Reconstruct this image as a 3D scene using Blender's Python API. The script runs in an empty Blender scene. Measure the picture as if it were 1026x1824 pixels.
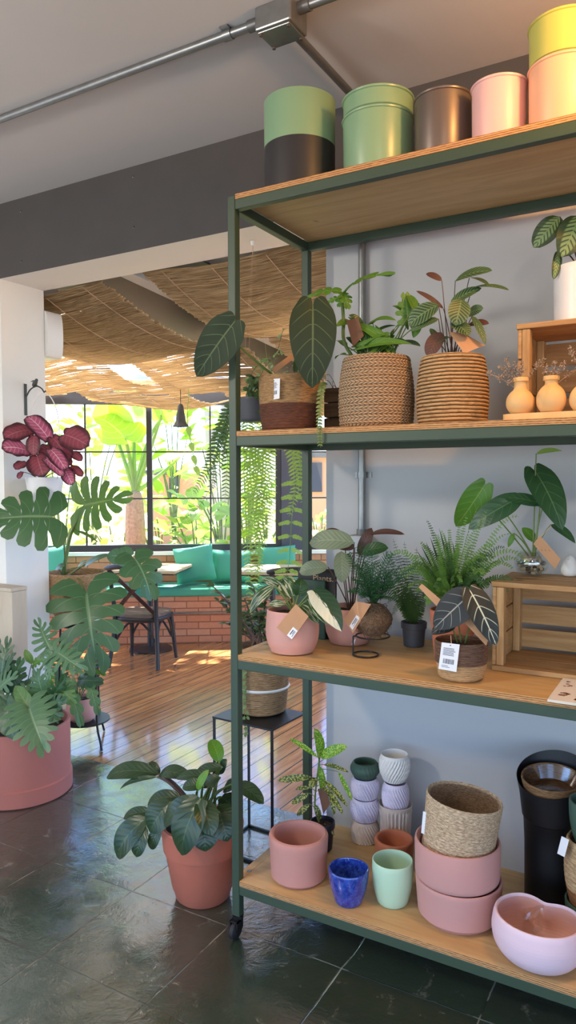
import bpy, bmesh, math, random
from mathutils import Vector as V, Matrix
R = random.Random(7)
SC = bpy.context.scene
COL = SC.collection
PI = math.pi
# ---------------------------------------------------------------- camera maths
CF, YAW, PITCH, ROLL, CH = 1301.53, 0.523115, -0.0462224, -0.0031406, 1.61
CAM = V((0, 0, CH))
FW = V((-math.sin(YAW)*math.cos(PITCH), math.cos(YAW)*math.cos(PITCH), math.sin(PITCH)))
_r = V((math.cos(YAW), math.sin(YAW), 0)); _u = _r.cross(FW)
RT = _r*math.cos(ROLL)+_u*math.sin(ROLL); UP = -_r*math.sin(ROLL)+_u*math.cos(ROLL)
def ray(px, py): return FW+RT*((px-513)/CF)+UP*((912-py)/CF)
def PY(px, py, y): d = ray(px, py); return CAM+d*(y/d.y)
def PX(px, py, x): d = ray(px, py); return CAM+d*(x/d.x)
def PZ(px, py, z=0.0): d = ray(px, py); return CAM+d*((z-CH)/d.z)
def PN(px, py, n, c): d = ray(px, py); n = V(n); return CAM+d*((c-CAM.dot(n))/d.dot(n))
def PF(px, py, dist): return CAM+ray(px, py)*dist
def mpp(p): return (V(p)-CAM).dot(FW)/CF
def scr(p):
    d = V(p)-CAM; z = d.dot(FW); return (513+CF*d.dot(RT)/z, 912-CF*d.dot(UP)/z)
def hdir(p):
    d = V(p)-CAM; d.z = 0; return d.normalized()
def zat(x, y, py):
    a, b = -1.0, 4.0
    for _ in range(50):
        m = (a+b)/2
        if scr((x, y, m))[1] > py: a = m
        else: b = m
    return a
def foot(px, py, z, wpx):
    """centre of a round base of wpx pixels whose front touches pixel (px,py) on height z"""
    c = PZ(px, py, z); r = wpx*mpp(c)/2
    c2 = c+hdir(c)*r; r = wpx*mpp(c2)/2
    return c+hdir(c)*r
# ---------------------------------------------------------------- mesh builder
class MB:
    def __init__(s): s.v = []; s.f = []; s.m = []; s.uv = []; s.sm = []
    def add(s, vs, fs, m=0, uv=None, smooth=True):
        b = len(s.v); s.v += [tuple(v) for v in vs]
        for f in fs:
            s.f.append(tuple(i+b for i in f)); s.m.append(m); s.sm.append(smooth)
            s.uv.append([uv[i] for i in f] if uv else [(0, 0)]*len(f))
        return s
    def grid(s, rows, m=0, uvs=None, closed=False, smooth=True):
        nr, nc = len(rows), len(rows[0]); vs = [p for r in rows for p in r]; fs = []; b = len(s.v)
        uv = [u for r in uvs for u in r] if uvs else None
        for i in range(nr-1):
            for j in range(nc if closed else nc-1):
                k = (j+1) % nc; fs.append((i*nc+j, i*nc+k, (i+1)*nc+k, (i+1)*nc+j))
        return s.add(vs, fs, m, uv, smooth)
    def box(s, lo, hi, m=0, rot=None, piv=None):
        x0, y0, z0 = lo; x1, y1, z1 = hi
        vs = [V(p) for p in ((x0,y0,z0),(x1,y0,z0),(x1,y1,z0),(x0,y1,z0),(x0,y0,z1),(x1,y0,z1),(x1,y1,z1),(x0,y1,z1))]
        if rot is not None:
            c = V(piv) if piv is not None else (V(lo)+V(hi))/2
            vs = [rot @ (v-c)+c for v in vs]
        return s.add(vs, [(0,3,2,1),(4,5,6,7),(0,1,5,4),(1,2,6,5),(2,3,7,6),(3,0,4,7)], m, None, False)
    def obox(s, c, ax, ay, az, m=0):
        """box with centre c and half-axes ax, ay, az"""
        c, ax, ay, az = V(c), V(ax), V(ay), V(az)
        vs = [c+ax*a+ay*b+az*d for d in (-1,1) for a, b in ((-1,-1),(1,-1),(1,1),(-1,1))]
        return s.add(vs, [(0,3,2,1),(4,5,6,7),(0,1,5,4),(1,2,6,5),(2,3,7,6),(3,0,4,7)], m, None, False)
    def bar(s, a, b, w, h, m=0, up=(0,0,1)):
        a, b = V(a), V(b); d = (b-a).normalized(); u = V(up)
        sd = d.cross(u).normalized(); u = sd.cross(d)
        return s.obox((a+b)/2, (b-a)/2, sd*w/2, u*h/2, m)
    def tube(s, pts, r, n=8, m=0, cap=True, closed=False):
        pts = [V(p) for p in pts]; N = len(pts)
        rs = r if isinstance(r, (list, tuple)) else [r]*N
        rows = []; ref = None
        for i, p in enumerate(pts):
            if closed: t = pts[(i+1) % N]-pts[i-1]
            else: t = pts[min(i+1, N-1)]-pts[max(i-1, 0)]
            t = t.normalized() if t.length > 1e-9 else V((0,0,1))
            if ref is None:
                ref = t.orthogonal().normalized()
            ref = (ref-t*ref.dot(t)); ref = ref.normalized() if ref.length > 1e-6 else t.orthogonal().normalized()
            b = t.cross(ref)
            rows.append([p+(ref*math.cos(2*PI*k/n)+b*math.sin(2*PI*k/n))*rs[i] for k in range(n)])
        if closed: rows.append(rows[0])
        uvs = [[(k/n, i/max(1, N-1)) for k in range(n)] for i in range(len(rows))]
        s.grid(rows, m, uvs, True)
        if cap and not closed:
            s.add(rows[0], [tuple(range(n))[::-1]], m); s.add(rows[-1], [tuple(range(n))], m)
        return s
    def lathe(s, prof, c=(0,0,0), n=48, m=0, dr=None, mseg=None, sx=1, sy=1, tilt=None):
        """prof: list of (r,z); dr(theta,i,r,z)->radius"""
        c = V(c); N = len(prof)
        rows = []; uvs = []
        for i, (r, z) in enumerate(prof):
            row = []
            for k in range(n):
                th = 2*PI*k/n; rr = dr(th, i, r, z) if dr else r
                p = V((rr*math.cos(th)*sx, rr*math.sin(th)*sy, z))
                if tilt is not None: p = tilt @ p
                row.append(p+c)
            rows.append(row); uvs.append([(k/n, z) for k in range(n)])
        if mseg is None: s.grid(rows, m, uvs, True)
        else:
            for i in range(N-1): s.grid(rows[i:i+2], mseg(i, prof[i], prof[i+1]), uvs[i:i+2], True)
        return s
    def disc(s, c, r, n=40, m=0, h=0.0, jit=0.0, rings=1):
        c = V(c); rows = []
        for i in range(rings+1):
            rr = r*(i+1e-4)/(rings+1e-4)
            rows.append([c+V((rr*math.cos(2*PI*k/n), rr*math.sin(2*PI*k/n), h*(1-(i/rings)**2)+(R.uniform(-jit, jit) if 0 < i < rings else 0))) for k in range(n)])
        return s.grid(rows, m, None, True)
    def build(s, name, mats, parent=None, bevel=0, seg=2, sub=0, sharp=40, origin=None):
        me = bpy.data.meshes.new(name)
        off = wloc(parent) if parent is not None else None
        if off is None:
            if origin is not None: off = V(origin)
            else:
                xs = [v[0] for v in s.v]; ys = [v[1] for v in s.v]; zs = [v[2] for v in s.v]
                off = V(((min(xs)+max(xs))/2, (min(ys)+max(ys))/2, min(zs)))
        me.from_pydata([(v[0]-off.x, v[1]-off.y, v[2]-off.z) for v in s.v], [], s.f)
        uvl = me.uv_layers.new(name='UVMap')
        flat = [c for f in s.uv for u in f for c in u]
        uvl.data.foreach_set('uv', flat)
        me.polygons.foreach_set('material_index', s.m); me.polygons.foreach_set('use_smooth', s.sm)
        if not isinstance(mats, (list, tuple)): mats = [mats]
        for m in mats: me.materials.append(m)
        me.update()
        if any(s.sm) and sharp: me.set_sharp_from_angle(angle=math.radians(sharp))
        o = bpy.data.objects.new(name, me); COL.objects.link(o)
        if parent is not None: o.parent = parent
        else: o.location = off
        if bevel:
            b = o.modifiers.new('Bevel', 'BEVEL'); b.width = bevel; b.segments = seg; b.limit_method = 'ANGLE'; b.angle_limit = math.radians(50)
        if sub:
            b = o.modifiers.new('Subdivision', 'SUBSURF'); b.levels = sub; b.render_levels = sub
        return o
def wloc(o):
    l = V(o.location)
    while o.parent is not None: o = o.parent; l = l+V(o.location)
    return l
def tag(o, label=None, cat=None, group=None, kind=None):
    if label: o['label'] = label
    if cat: o['category'] = cat
    if group: o['group'] = group
    if kind: o['kind'] = kind
    return o
def thing(name, label, cat, loc, group=None):
    o = bpy.data.objects.new(name, None); COL.objects.link(o); o.location = V(loc); o.empty_display_size = .05
    return tag(o, label, cat, group)
def struct(name, mb, mats, **k):
    o = mb.build(name, mats, **k); o['kind'] = 'structure'; return o
def bez(p0, p1, p2, n=8): return [V(p0)*(1-t)**2+V(p1)*2*t*(1-t)+V(p2)*t*t for t in [i/n for i in range(n+1)]]
def cat_rom(ps, n=6):
    ps = [V(p) for p in ps]; q = [ps[0]*2-ps[1]]+ps+[ps[-1]*2-ps[-2]]; out = []
    for i in range(1, len(q)-2):
        for k in range(n):
            t = k/n; a, b, c, d = q[i-1], q[i], q[i+1], q[i+2]
            out.append(.5*((2*b)+(c-a)*t+(2*a-5*b+4*c-d)*t*t+(3*b-a-3*c+d)*t**3))
    out.append(ps[-1]); return out
# ---------------------------------------------------------------- leaves
SH = {'shield': (.36, .72, .075), 'ovate': (.5, .75, .03), 'ellip': (.55, .6, 0), 'lance': (.6, .85, 0), 'heart': (.3, .8, .2), 'round': (.42, .45, .08), 'strap': (.3, .45, 0), 'thin': (.5, .9, 0), 'arrow': (.22, .95, .3)}
def frame(B, T, N):
    d = (V(T)-V(B)); L = d.length; d = d/L; sd = V(N).cross(d)
    if sd.length < 1e-4: sd = d.orthogonal()
    sd.normalize(); n = d.cross(sd).normalized(); return d, sd, n, L
def leaf(mb, B, T, w, N, shape='ovate', arch=.08, fold=.12, nu=6, nv=12, wav=0.0, m=0, curl=0.0, ph=0.0, tipdrop=0.0):
    a, b, lobe = SH[shape]; v0 = a/(a+b); mx = v0**a*(1-v0)**b
    d, sd, n, L = frame(B, T, N); rows = []; uvs = []
    for i in range(nv+1):
        v = i/nv; p = max(0, v)**a*max(0, 1-v)**b/mx
        if i == 0: p = .0 if lobe == 0 else .55
        row = []; ur = []
        for j in range(nu+1):
            u = 2*j/nu-1; s = u*w/2*p
            al = v-lobe*(abs(u)**.38)*(1-.45*u**4)*(1-v)**2*1.6
            h = arch*L*4*v*(1-v)-curl*abs(u)**2*w*p+fold*abs(s)+wav*w*math.sin(v*14+ph+3*u)*abs(u)-tipdrop*L*v**3
            row.append(V(B)+d*(al*L)+sd*s+n*h); ur.append((j/nu, v))
        rows.append(row[::-1]); uvs.append(ur[::-1])
    return mb.grid(rows, m, uvs)
def split_leaf(mb, B, T, w, N, nl=6, u0=.35, gmin=.72, tipw=.5, shape='heart', arch=.08, fold=.1, sweep=.14, K=9, m=0, holes=True, curl=0.1, seed=0):
    rr = random.Random(seed)
    a, b, lobe = SH[shape]; v0 = a/(a+b); mx = v0**a*(1-v0)**b
    d, sd, n, L = frame(B, T, N)
    def pos(u, v):
        vv = min(max(v, 0.0), 1.0); p = (vv**a*(1-vv)**b/mx if vv > 0.02 else .45)
        s = u*w/2*p; al = v-lobe*(abs(u)**.6)*(1-.3*u**4)*(1-vv)**2*1.6+sweep*abs(u)**1.5*(2.2*vv-.6)
        h = arch*L*4*vv*(1-vv)-curl*abs(u)**2*w*p+fold*abs(s)
        return V(B)+d*(al*L)+sd*s+n*h
    for sg in (-1, 1):
        for i in range(nl):
            va, vb = i/nl, (i+1)/nl; vc = (va+vb)/2; hw = (vb-va)/2; um = rr.uniform(.9, 1.03); gm = gmin*rr.uniform(.9, 1.08)
            rows = []; uvs = []
            for k in range(K+1):
                u = k/K*um
                if u <= u0: g = 1.0 if not (holes and .12 < u < .26 and i > 0) else .9
                else:
                    t = (u-u0)/(um-u0); g = gm*(1-t**3*(1-tipw)) if t > .08 else (1+gm)/2
                    if t > .97: g *= .55
                row = []; ur = []
                for q in range(4):
                    v = vc+hw*g*(q/3*2-1)
                    if i == nl-1: v = va+(vb-va)*((1-g)/2+g*q/3) if q < 3 else vb-(1-g)*.3*(vb-va)
                    row.append(pos(sg*u, v)); ur.append((.5+sg*u/2, v))
                rows.append(row if sg > 0 else row[::-1]); uvs.append(ur if sg > 0 else ur[::-1])
            mb.grid(rows, m, uvs)
    return mb
def frond(mb, pts, lp, n, wr=.28, N=(0,0,1), droop=.25, m=0, r=.0012, start=.08, jag=False, taper=.8, rng=R):
    pts = [V(p) for p in pts]
    mb.tube(pts, [r*(1-.6*i/len(pts)) for i in range(len(pts))], 4, m, False)
    cum = [0]
    for i in range(1, len(pts)): cum.append(cum[-1]+(pts[i]-pts[i-1]).length)
    def at(t):
        t *= cum[-1]
        for i in range(1, len(pts)):
            if t <= cum[i] or i == len(pts)-1:
                q = (t-cum[i-1])/max(1e-9, cum[i]-cum[i-1]); return pts[i-1].lerp(pts[i], q), (pts[i]-pts[i-1]).normalized()
    N = V(N)
    for k in range(n):
        t = start+(1-start)*k/n; p, tg = at(t); sd = N.cross(tg)
        sd = sd.normalized() if sd.length > 1e-4 else tg.orthogonal().normalized()
        nn = tg.cross(sd).normalized()
        ln = lp*min(1, (t-start)*5+.5)*(1-taper*((t-start)/(1-start))**2.2)*rng.uniform(.88, 1.08)
        for sg in (-1, 1):
            dd = (sd*sg+tg*.28-V((0,0,1))*droop*rng.uniform(.4, 1.3)+nn*rng.uniform(-.15, .15)).normalized()
            w = ln*wr; q = dd.cross(nn).normalized()*w/2
            a = p; b = p+dd*ln*.35; c = p+dd*ln*.75-V((0,0,1))*ln*droop*.12; e = p+dd*ln-V((0,0,1))*ln*droop*.3
            mb.add([a-q*.5, a+q*.5, b+q, b-q, c+q*.75, c-q*.75, e], [(0,1,2,3), (3,2,4,5), (5,4,6)], m, [(.4,0),(.6,0),(.9,.35),(.1,.35),(.8,.75),(.2,.75),(.5,1)])
    return mb
# ---------------------------------------------------------------- node materials
class NT:
    def __init__(s, name):
        s.mat = bpy.data.materials.new(name); s.mat.use_nodes = True; s.t = s.mat.node_tree; s.n = s.t.nodes; s.l = s.t.links
        s.b = s.n['Principled BSDF']; s.out = s.n['Material Output']
    def put(s, sock, v):
        if v is None: return
        if isinstance(v, (int, float)): sock.default_value = v
        elif isinstance(v, (tuple, list)): sock.default_value = tuple(v) if len(v) == 4 or len(sock.default_value) == 3 else (*v, 1)
        else: s.l.new(v, sock)
    def math(s, op, a, b=None, c=None, clamp=False):
        n = s.n.new('ShaderNodeMath'); n.operation = op; n.use_clamp = clamp
        for i, x in enumerate((a, b, c)): s.put(n.inputs[i], x)
        return n.outputs[0]
    def ss(s, x, lo, hi):
        n = s.n.new('ShaderNodeMapRange'); n.interpolation_type = 'SMOOTHSTEP'
        s.put(n.inputs[0], x); n.inputs[1].default_value = lo; n.inputs[2].default_value = hi; return n.outputs[0]
    def mix(s, f, a, b, mode='MIX'):
        n = s.n.new('ShaderNodeMix'); n.data_type = 'RGBA'; n.blend_type = mode
        s.put(n.inputs[0], f); s.put(n.inputs[6], a); s.put(n.inputs[7], b); return n.outputs[2]
    def co(s, kind='Object', scale=None, rot=None):
        t = s.n.new('ShaderNodeTexCoord'); o = t.outputs[kind]
        if kind == 'Object' and False: pass
        if scale or rot:
            mp = s.n.new('ShaderNodeMapping'); s.l.new(o, mp.inputs[0])
            if scale: mp.inputs['Scale'].default_value = scale
            if rot: mp.inputs['Rotation'].default_value = rot
            o = mp.outputs[0]
        return o
    def pos(s, scale=None, rot=None):
        g = s.n.new('ShaderNodeNewGeometry'); o = g.outputs['Position']
        if scale or rot:
            mp = s.n.new('ShaderNodeMapping'); s.l.new(o, mp.inputs[0])
            if scale: mp.inputs['Scale'].default_value = scale
            if rot: mp.inputs['Rotation'].default_value = rot
            o = mp.outputs[0]
        return o
    def xyz(s, v):
        n = s.n.new('ShaderNodeSeparateXYZ'); s.l.new(v, n.inputs[0]); return n.outputs
    def noise(s, co, scale, detail=4, rough=.55, dist=0):
        n = s.n.new('ShaderNodeTexNoise'); s.l.new(co, n.inputs['Vector']); n.inputs['Scale'].default_value = scale
        n.inputs['Detail'].default_value = detail; n.inputs['Roughness'].default_value = rough; n.inputs['Distortion'].default_value = dist
        return n.outputs['Fac']
    def bump(s, h, strength=.3, dist=.01):
        n = s.n.new('ShaderNodeBump'); n.inputs['Strength'].default_value = strength; n.inputs['Distance'].default_value = dist
        s.l.new(h, n.inputs['Height']); s.l.new(n.outputs[0], s.b.inputs['Normal']); return n.outputs[0]
    def fin(s, col=None, rough=.5, metal=0, spec=None, coat=None):
        s.put(s.b.inputs['Base Color'], col); s.put(s.b.inputs['Roughness'], rough); s.put(s.b.inputs['Metallic'], metal)
        if spec is not None: s.b.inputs['Specular IOR Level'].default_value = spec
        if coat is not None: s.b.inputs['Coat Weight'].default_value = coat; s.b.inputs['Coat Roughness'].default_value = .08
        return s.mat
def srgb(r, g=None, b=None):
    if g is None: h = r; r, g, b = int(h[0:2], 16), int(h[2:4], 16), int(h[4:6], 16)
    f = lambda c: ((c/255+.055)/1.055)**2.4 if c > 10 else c/255/12.92
    return (f(r), f(g), f(b))
def mul(c, k): return tuple(min(1, x*k) for x in c)
def simple(name, col, rough=.5, metal=0, var=.12, scale=8, bump=0, bscale=60, spec=None, coat=None, co='Object', bdist=.004):
    t = NT(name); c = t.co(co); f = t.noise(c, scale)
    colr = t.mix(f, mul(col, 1-var), mul(col, 1+var))
    if bump: t.bump(t.noise(c, bscale, 3), bump, bdist)
    return t.fin(colr, rough, metal, spec, coat)
def leafmat(name, col, vein=None, col2=None, kind='veins', nv=8, sweep=.7, vw=.05, back=None, rough=.35, trans=.25, var=.18, mid=.035, spec=.5):
    t = NT(name); uv = t.xyz(t.co('UV')); u = t.math('ABSOLUTE', t.math('MULTIPLY_ADD', uv[0], 2.0, -1.0)); v = uv[1]
    nz = t.noise(t.pos(), 14, 3)
    base = t.mix(nz, mul(col, 1-var), mul(col, 1+var))
    ph = t.math('FRACT', t.math('MULTIPLY_ADD', v, float(nv), t.math('MULTIPLY', u, -nv*sweep*.35)))
    dist = t.math('ABSOLUTE', t.math('SUBTRACT', ph, .5))
    if kind == 'veins' and vein:
        lat = t.math('SUBTRACT', 1.0, t.ss(dist, vw*.4, vw*1.6)); lat = t.math('MULTIPLY', lat, t.math('SUBTRACT', 1.0, t.ss(u, .65, .98)))
        md = t.math('SUBTRACT', 1.0, t.ss(u, mid*.5, mid*1.6)); f = t.math('MAXIMUM', md, t.math('MULTIPLY', lat, .75))
        base = t.mix(f, base, vein)
    elif kind == 'stripes':
        f = t.ss(dist, .12, .26); f = t.math('MULTIPLY', f, t.ss(u, .03, .1)); f = t.math('MULTIPLY', f, t.math('SUBTRACT', 1.0, t.math('MULTIPLY', t.ss(u, .72, .95), .3)))
        base = t.mix(f, base, col2)
    elif kind == 'edge':
        e = t.math('ADD', t.math('MAXIMUM', u, t.math('POWER', t.math('ABSOLUTE', t.math('MULTIPLY_ADD', v, 2.0, -1.0)), 2.5)), t.math('MULTIPLY', t.noise(t.co('UV'), 9, 3), .35)); f = t.ss(e, .62, 1.05)
        lat = t.math('MULTIPLY', t.math('SUBTRACT', 1.0, t.ss(dist, .02, .16)), .75)
        base = t.mix(t.math('MULTIPLY', lat, .6), base, vein); base = t.mix(f, base, col2)
        base = t.mix(t.math('SUBTRACT', 1.0, t.ss(u, .02, .06)), base, vein)
    elif kind == 'feather':
        f = t.math('SUBTRACT', 1.0, t.ss(u, .45, .62)); f = t.math('MULTIPLY', f, t.ss(dist, .1, .25))
        base = t.mix(f, base, col2); base = t.mix(t.math('SUBTRACT', 1.0, t.ss(u, .02, .07)), base, col2)
    elif kind == 'varieg':
        n2 = t.noise(t.co('UV', (3.5, .7, 1)), 2.2, 3); f = t.ss(n2, .5, .56); base = t.mix(f, base, col2)
    elif kind == 'half':
        n2 = t.math('ADD', uv[0], t.math('MULTIPLY', t.noise(t.co('UV', (3, 1.2, 1)), 2.5, 4), .5)); f = t.ss(n2, .72, .76); base = t.mix(f, col2, base)
    elif kind == 'speck':
        n2 = t.noise(t.pos(), 170, 2, .6); f = t.ss(n2, .5, .56); base = t.mix(f, base, col2)
    g = t.n.new('ShaderNodeNewGeometry')
    if back is not None: base = t.mix(g.outputs['Backfacing'], base, back)
    t.bump(t.math('MULTIPLY', dist, -1.0), .25, .004)
    t.fin(base, rough, 0, spec)
    if trans:
        tr = t.n.new('ShaderNodeBsdfTranslucent'); t.l.new(t.mix(.5, base, mul(col, 1.5)), tr.inputs[0])
        mx = t.n.new('ShaderNodeMixShader'); mx.inputs[0].default_value = trans
        t.l.new(t.b.outputs[0], mx.inputs[1]); t.l.new(tr.outputs[0], mx.inputs[2]); t.l.new(mx.outputs[0], t.out.inputs[0])
    return t.mat
def woodmat(name, c1, c2, axis=0, scale=3, rough=.55, stretch=14, ring=False, spec=.3):
    t = NT(name); sc = [stretch]*3; sc[axis] = 1.0
    c = t.pos(tuple(sc)); f = t.noise(c, scale, 6, .6, .6); f2 = t.noise(t.pos(), 1.7, 2)
    f = t.ss(f, .3, .72); col = t.mix(f, c1, c2); col = t.mix(t.math('MULTIPLY', f2, .35), col, mul(c2, .75))
    k = t.noise(t.pos(), 9, 1); col = t.mix(t.ss(k, .74, .8), col, mul(c2, .45))
    t.bump(f, .08, .003); return t.fin(col, rough, 0, spec)
def plyedge(name, light, dark):
    t = NT(name); z = t.xyz(t.pos())[2]; f = t.math('FRACT', t.math('MULTIPLY', z, 1/.0058)); f = t.ss(f, .35, .6)
    n = t.noise(t.pos((6, 6, 60)), 8, 4); f = t.math('MULTIPLY', f, t.ss(n, .25, .6))
    return t.fin(t.mix(f, light, dark), .6, 0, .2)
def basketmat(name, light, dark, fine=(1, 1, 18), scale=16, band=None, bandcol=None, rough=.85, bump=.7):
    """woven fibre; band=(z) world height below which bandcol is used"""
    t = NT(name); f = t.noise(t.pos(fine), scale, 4, .65); f2 = t.noise(t.pos(), 140, 2)
    l, d = light, dark; col = t.mix(t.ss(f, .3, .7), d, l)
    if band:
        z = t.xyz(t.pos())[2]; zz = t.math('ADD', z, t.math('MULTIPLY', f, .006)); k = t.ss(zz, band[0]-.003, band[0]+.003)
        c2 = t.mix(t.ss(f, .3, .7), mul(bandcol, .55), bandcol); col = t.mix(k, c2, col)
    h = t.math('ADD', f, t.math('MULTIPLY', f2, .5)); t.bump(h, bump, .006); return t.fin(col, rough, 0, .15)
M = {}
def braidmat():
    t = NT('braided_fibre'); uv = t.xyz(t.co('UV')); r = t.math('DIVIDE', uv[1], .0092); row = t.math('FLOOR', r); f = t.math('FRACT', r)
    sg = t.math('MULTIPLY_ADD', t.math('MODULO', row, 2.0), 2.0, -1.0); ph = t.math('ADD', t.math('MULTIPLY', uv[0], 48.0), t.math('MULTIPLY', sg, f))
    a = t.math('ABSOLUTE', t.math('SINE', t.math('MULTIPLY', ph, PI))); b = t.math('SINE', t.math('MULTIPLY', f, PI)); h = t.math('MULTIPLY', t.math('POWER', a, .6), t.math('POWER', b, .5))
    n = t.noise(t.pos(), 120, 3); n2 = t.noise(t.pos(), 22, 2); col = t.mix(t.ss(h, .1, .75), srgb(112, 86, 64), srgb(208, 180, 148)); col = t.mix(t.math('MULTIPLY', n, .4), col, srgb(150, 116, 84)); col = t.mix(t.math('MULTIPLY', n2, .3), col, srgb(168, 124, 84))  # shade down in the braid grooves is painted into the colour
    t.bump(t.math('ADD', h, t.math('MULTIPLY', n, .2)), .9, .008); return t.fin(col, .85, 0, .15)
M['ceiling'] = simple('ceiling_paint', srgb(205, 202, 200), .9, var=.03, scale=2, bump=.05)
M['beam'] = simple('dark_grey_paint', srgb(76, 73, 72), .85, var=.14, scale=5, bump=.25, bscale=30)
M['wall'] = simple('pale_wall_paint', srgb(184, 185, 187), .85, var=.03, scale=2, bump=.06, bscale=90)
M['cream'] = simple('cream_paint', srgb(230, 228, 222), .85, var=.03, scale=2, bump=.06)
M['green'] = simple('dark_green_enamel', srgb(55, 71, 55), .42, var=.07, scale=4, bump=.03, bscale=200, spec=.4)
M['greenpaint'] = M['green']
M['galv'] = simple('galvanised_steel', srgb(140, 142, 142), .38, .75, var=.25, scale=25, bump=.05)
M['rafter'] = simple('rafter_paint', srgb(188, 188, 184), .5, 0, var=.05)
M['galvdark'] = simple('grey_painted_conduit', srgb(110, 110, 108), .45, .5, var=.15, scale=20)
M['ply'] = woodmat('plywood_face', srgb(212, 180, 128), srgb(188, 152, 102), 0, 2.5, .5, 9)
M['plyedge'] = plyedge('plywood_edge', srgb(196, 150, 100), srgb(118, 74, 44))
M['crate'] = woodmat('pine_crate', srgb(200, 162, 112), srgb(162, 120, 76), 0, 3, .6, 16)
M['cratev'] = woodmat('pine_crate_upright', srgb(206, 168, 118), srgb(166, 126, 80), 2, 3, .6, 16)
M['cratedark'] = woodmat('weathered_crate', srgb(112, 86, 62), srgb(72, 52, 36), 0, 3, .7, 16)
M['vasewood'] = woodmat('turned_pale_wood', srgb(232, 190, 132), srgb(214, 166, 106), 2, 2.2, .55, 5)
M['black'] = simple('black_metal', srgb(34, 34, 36), .4, .3, var=.1)
M['blackmatte'] = simple('black_plastic', srgb(14, 15, 19), .5, 0, var=.1)
M['rubber'] = simple('black_rubber', srgb(24, 24, 26), .6)
M['soil'] = simple('potting_soil', srgb(52, 40, 32), .95, var=.5, scale=70, bump=1.0, bscale=90, bdist=.01)
M['terra'] = simple('pink_terracotta', srgb(190, 134, 122), .8, var=.06, scale=14, bump=.08, bscale=160)
M['terra2'] = simple('rose_terracotta', srgb(190, 140, 132), .75, var=.05, scale=10, bump=.08, bscale=120)
M['terrapot'] = simple('terracotta_floor_pot', srgb(178, 100, 78), .55, var=.12, scale=9, bump=.06)
M['terraor'] = simple('orange_terracotta', srgb(178, 104, 74), .8, var=.1, scale=14)
M['planter'] = simple('rose_planter', srgb(168, 98, 84), .6, var=.05, scale=3, bump=.05)
M['potpink'] = simple('matte_pink_ceramic', srgb(204, 150, 138), .7, var=.05, scale=9, bump=.06)
M['kidney'] = simple('pale_pink_ceramic', srgb(222, 194, 202), .38, var=.03, scale=6)
M['kidneyin'] = simple('pink_clay_inside', srgb(206, 158, 142), .75, var=.06)
M['blueglaze'] = NT('blue_glaze')
def _bg():
    t = M['blueglaze']; n = t.noise(t.pos(), 60, 5, .7); n2 = t.noise(t.pos((1, 1, .4)), 160, 3, .7)
    c = t.mix(t.ss(n, .35, .7), srgb(24, 42, 128), srgb(52, 84, 176)); c = t.mix(t.ss(n2, .62, .72), c, srgb(110, 140, 205)); M['blueglaze'] = t.fin(c, .12, 0, .6, .6)
_bg()
M['mint'] = simple('mint_glaze', srgb(178, 208, 178), .3, var=.03, scale=6)
M['ginside'] = simple('dark_pot_inside', srgb(40, 34, 30), .9)
M['greentin'] = simple('sage_green_enamel', srgb(128, 160, 124), .32, var=.03, scale=3, spec=.5)
M['blacktin'] = simple('black_enamel', srgb(44, 42, 43), .4, var=.05)
M['bronze'] = simple('dark_bronze_tin', srgb(104, 92, 84), .36, .35, var=.06)
M['pinktin'] = simple('blush_pink_enamel', srgb(222, 176, 170), .4, var=.02)
M['yellowtin'] = simple('olive_yellow_enamel', srgb(182, 182, 92), .3, var=.04)
M['beigetin'] = simple('sand_enamel', srgb(222, 172, 136), .4, var=.03)
M['whitepot'] = simple('white_ceramic', srgb(226, 224, 222), .35, var=.02)
M['nursery'] = simple('grey_nursery_plastic', srgb(66, 68, 76), .5, var=.08)
M['navy'] = simple('dark_navy_plastic', srgb(36, 38, 52), .4, var=.08)
M['p_green'] = simple('printed_dark_green', srgb(62, 88, 74), .6, var=.05)
M['p_lav'] = simple('printed_lavender', srgb(208, 200, 222), .55, var=.03)
M['p_white'] = simple('printed_white', srgb(222, 220, 216), .6, var=.03)
M['p_beige'] = simple('printed_beige', srgb(196, 182, 172), .6, var=.04)
M['kraft'] = simple('kraft_card', srgb(180, 136, 100), .85, var=.06, scale=40)
M['kraftdark'] = simple('brown_card', srgb(104, 72, 54), .85, var=.06, scale=40)
M['paper'] = simple('white_paper', srgb(226, 226, 230), .8, var=.02)
M['ink'] = simple('dark_print', srgb(60, 60, 72), .8)
M['gold'] = simple('gold_print', srgb(206, 170, 120), .5)
M['string'] = simple('pale_string', srgb(200, 170, 140), .9)
M['moss'] = simple('kokedama_fibre', srgb(112, 88, 66), .95, var=.55, scale=60, bump=1.0, bscale=110, bdist=.02)
M['bk_cover'] = simple('black_book_cover', srgb(34, 27, 26), .55)
M['bk_green'] = simple('green_book_cover', srgb(40, 70, 52), .5)
M['pages'] = simple('book_pages', srgb(214, 206, 190), .9)
M['stone'] = simple('pebble', srgb(190, 172, 142), .5, var=.25, scale=30)
M['clear'] = NT('clear_glass')
def _gl(name, tint=(1, 1, 1), gloss=.06, rough=.02):
    t = NT(name); tr = t.n.new('ShaderNodeBsdfTransparent'); tr.inputs[0].default_value = (*tint, 1)
    gl = t.n.new('ShaderNodeBsdfGlossy'); gl.inputs['Roughness'].default_value = rough; gl.inputs[0].default_value = (1, 1, 1, 1)
    mx = t.n.new('ShaderNodeMixShader'); mx.inputs[0].default_value = gloss
    t.l.new(tr.outputs[0], mx.inputs[1]); t.l.new(gl.outputs[0], mx.inputs[2]); t.l.new(mx.outputs[0], t.out.inputs[0]); return t.mat
M['clear'] = _gl('clear_glass', (.93, .95, .95), .12)
M['pane'] = _gl('window_glass', (.97, .98, .98), .04)
M['film'] = _gl('plastic_film', (.88, .86, .85), .1, .12)
M['braid'] = braidmat()
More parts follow.
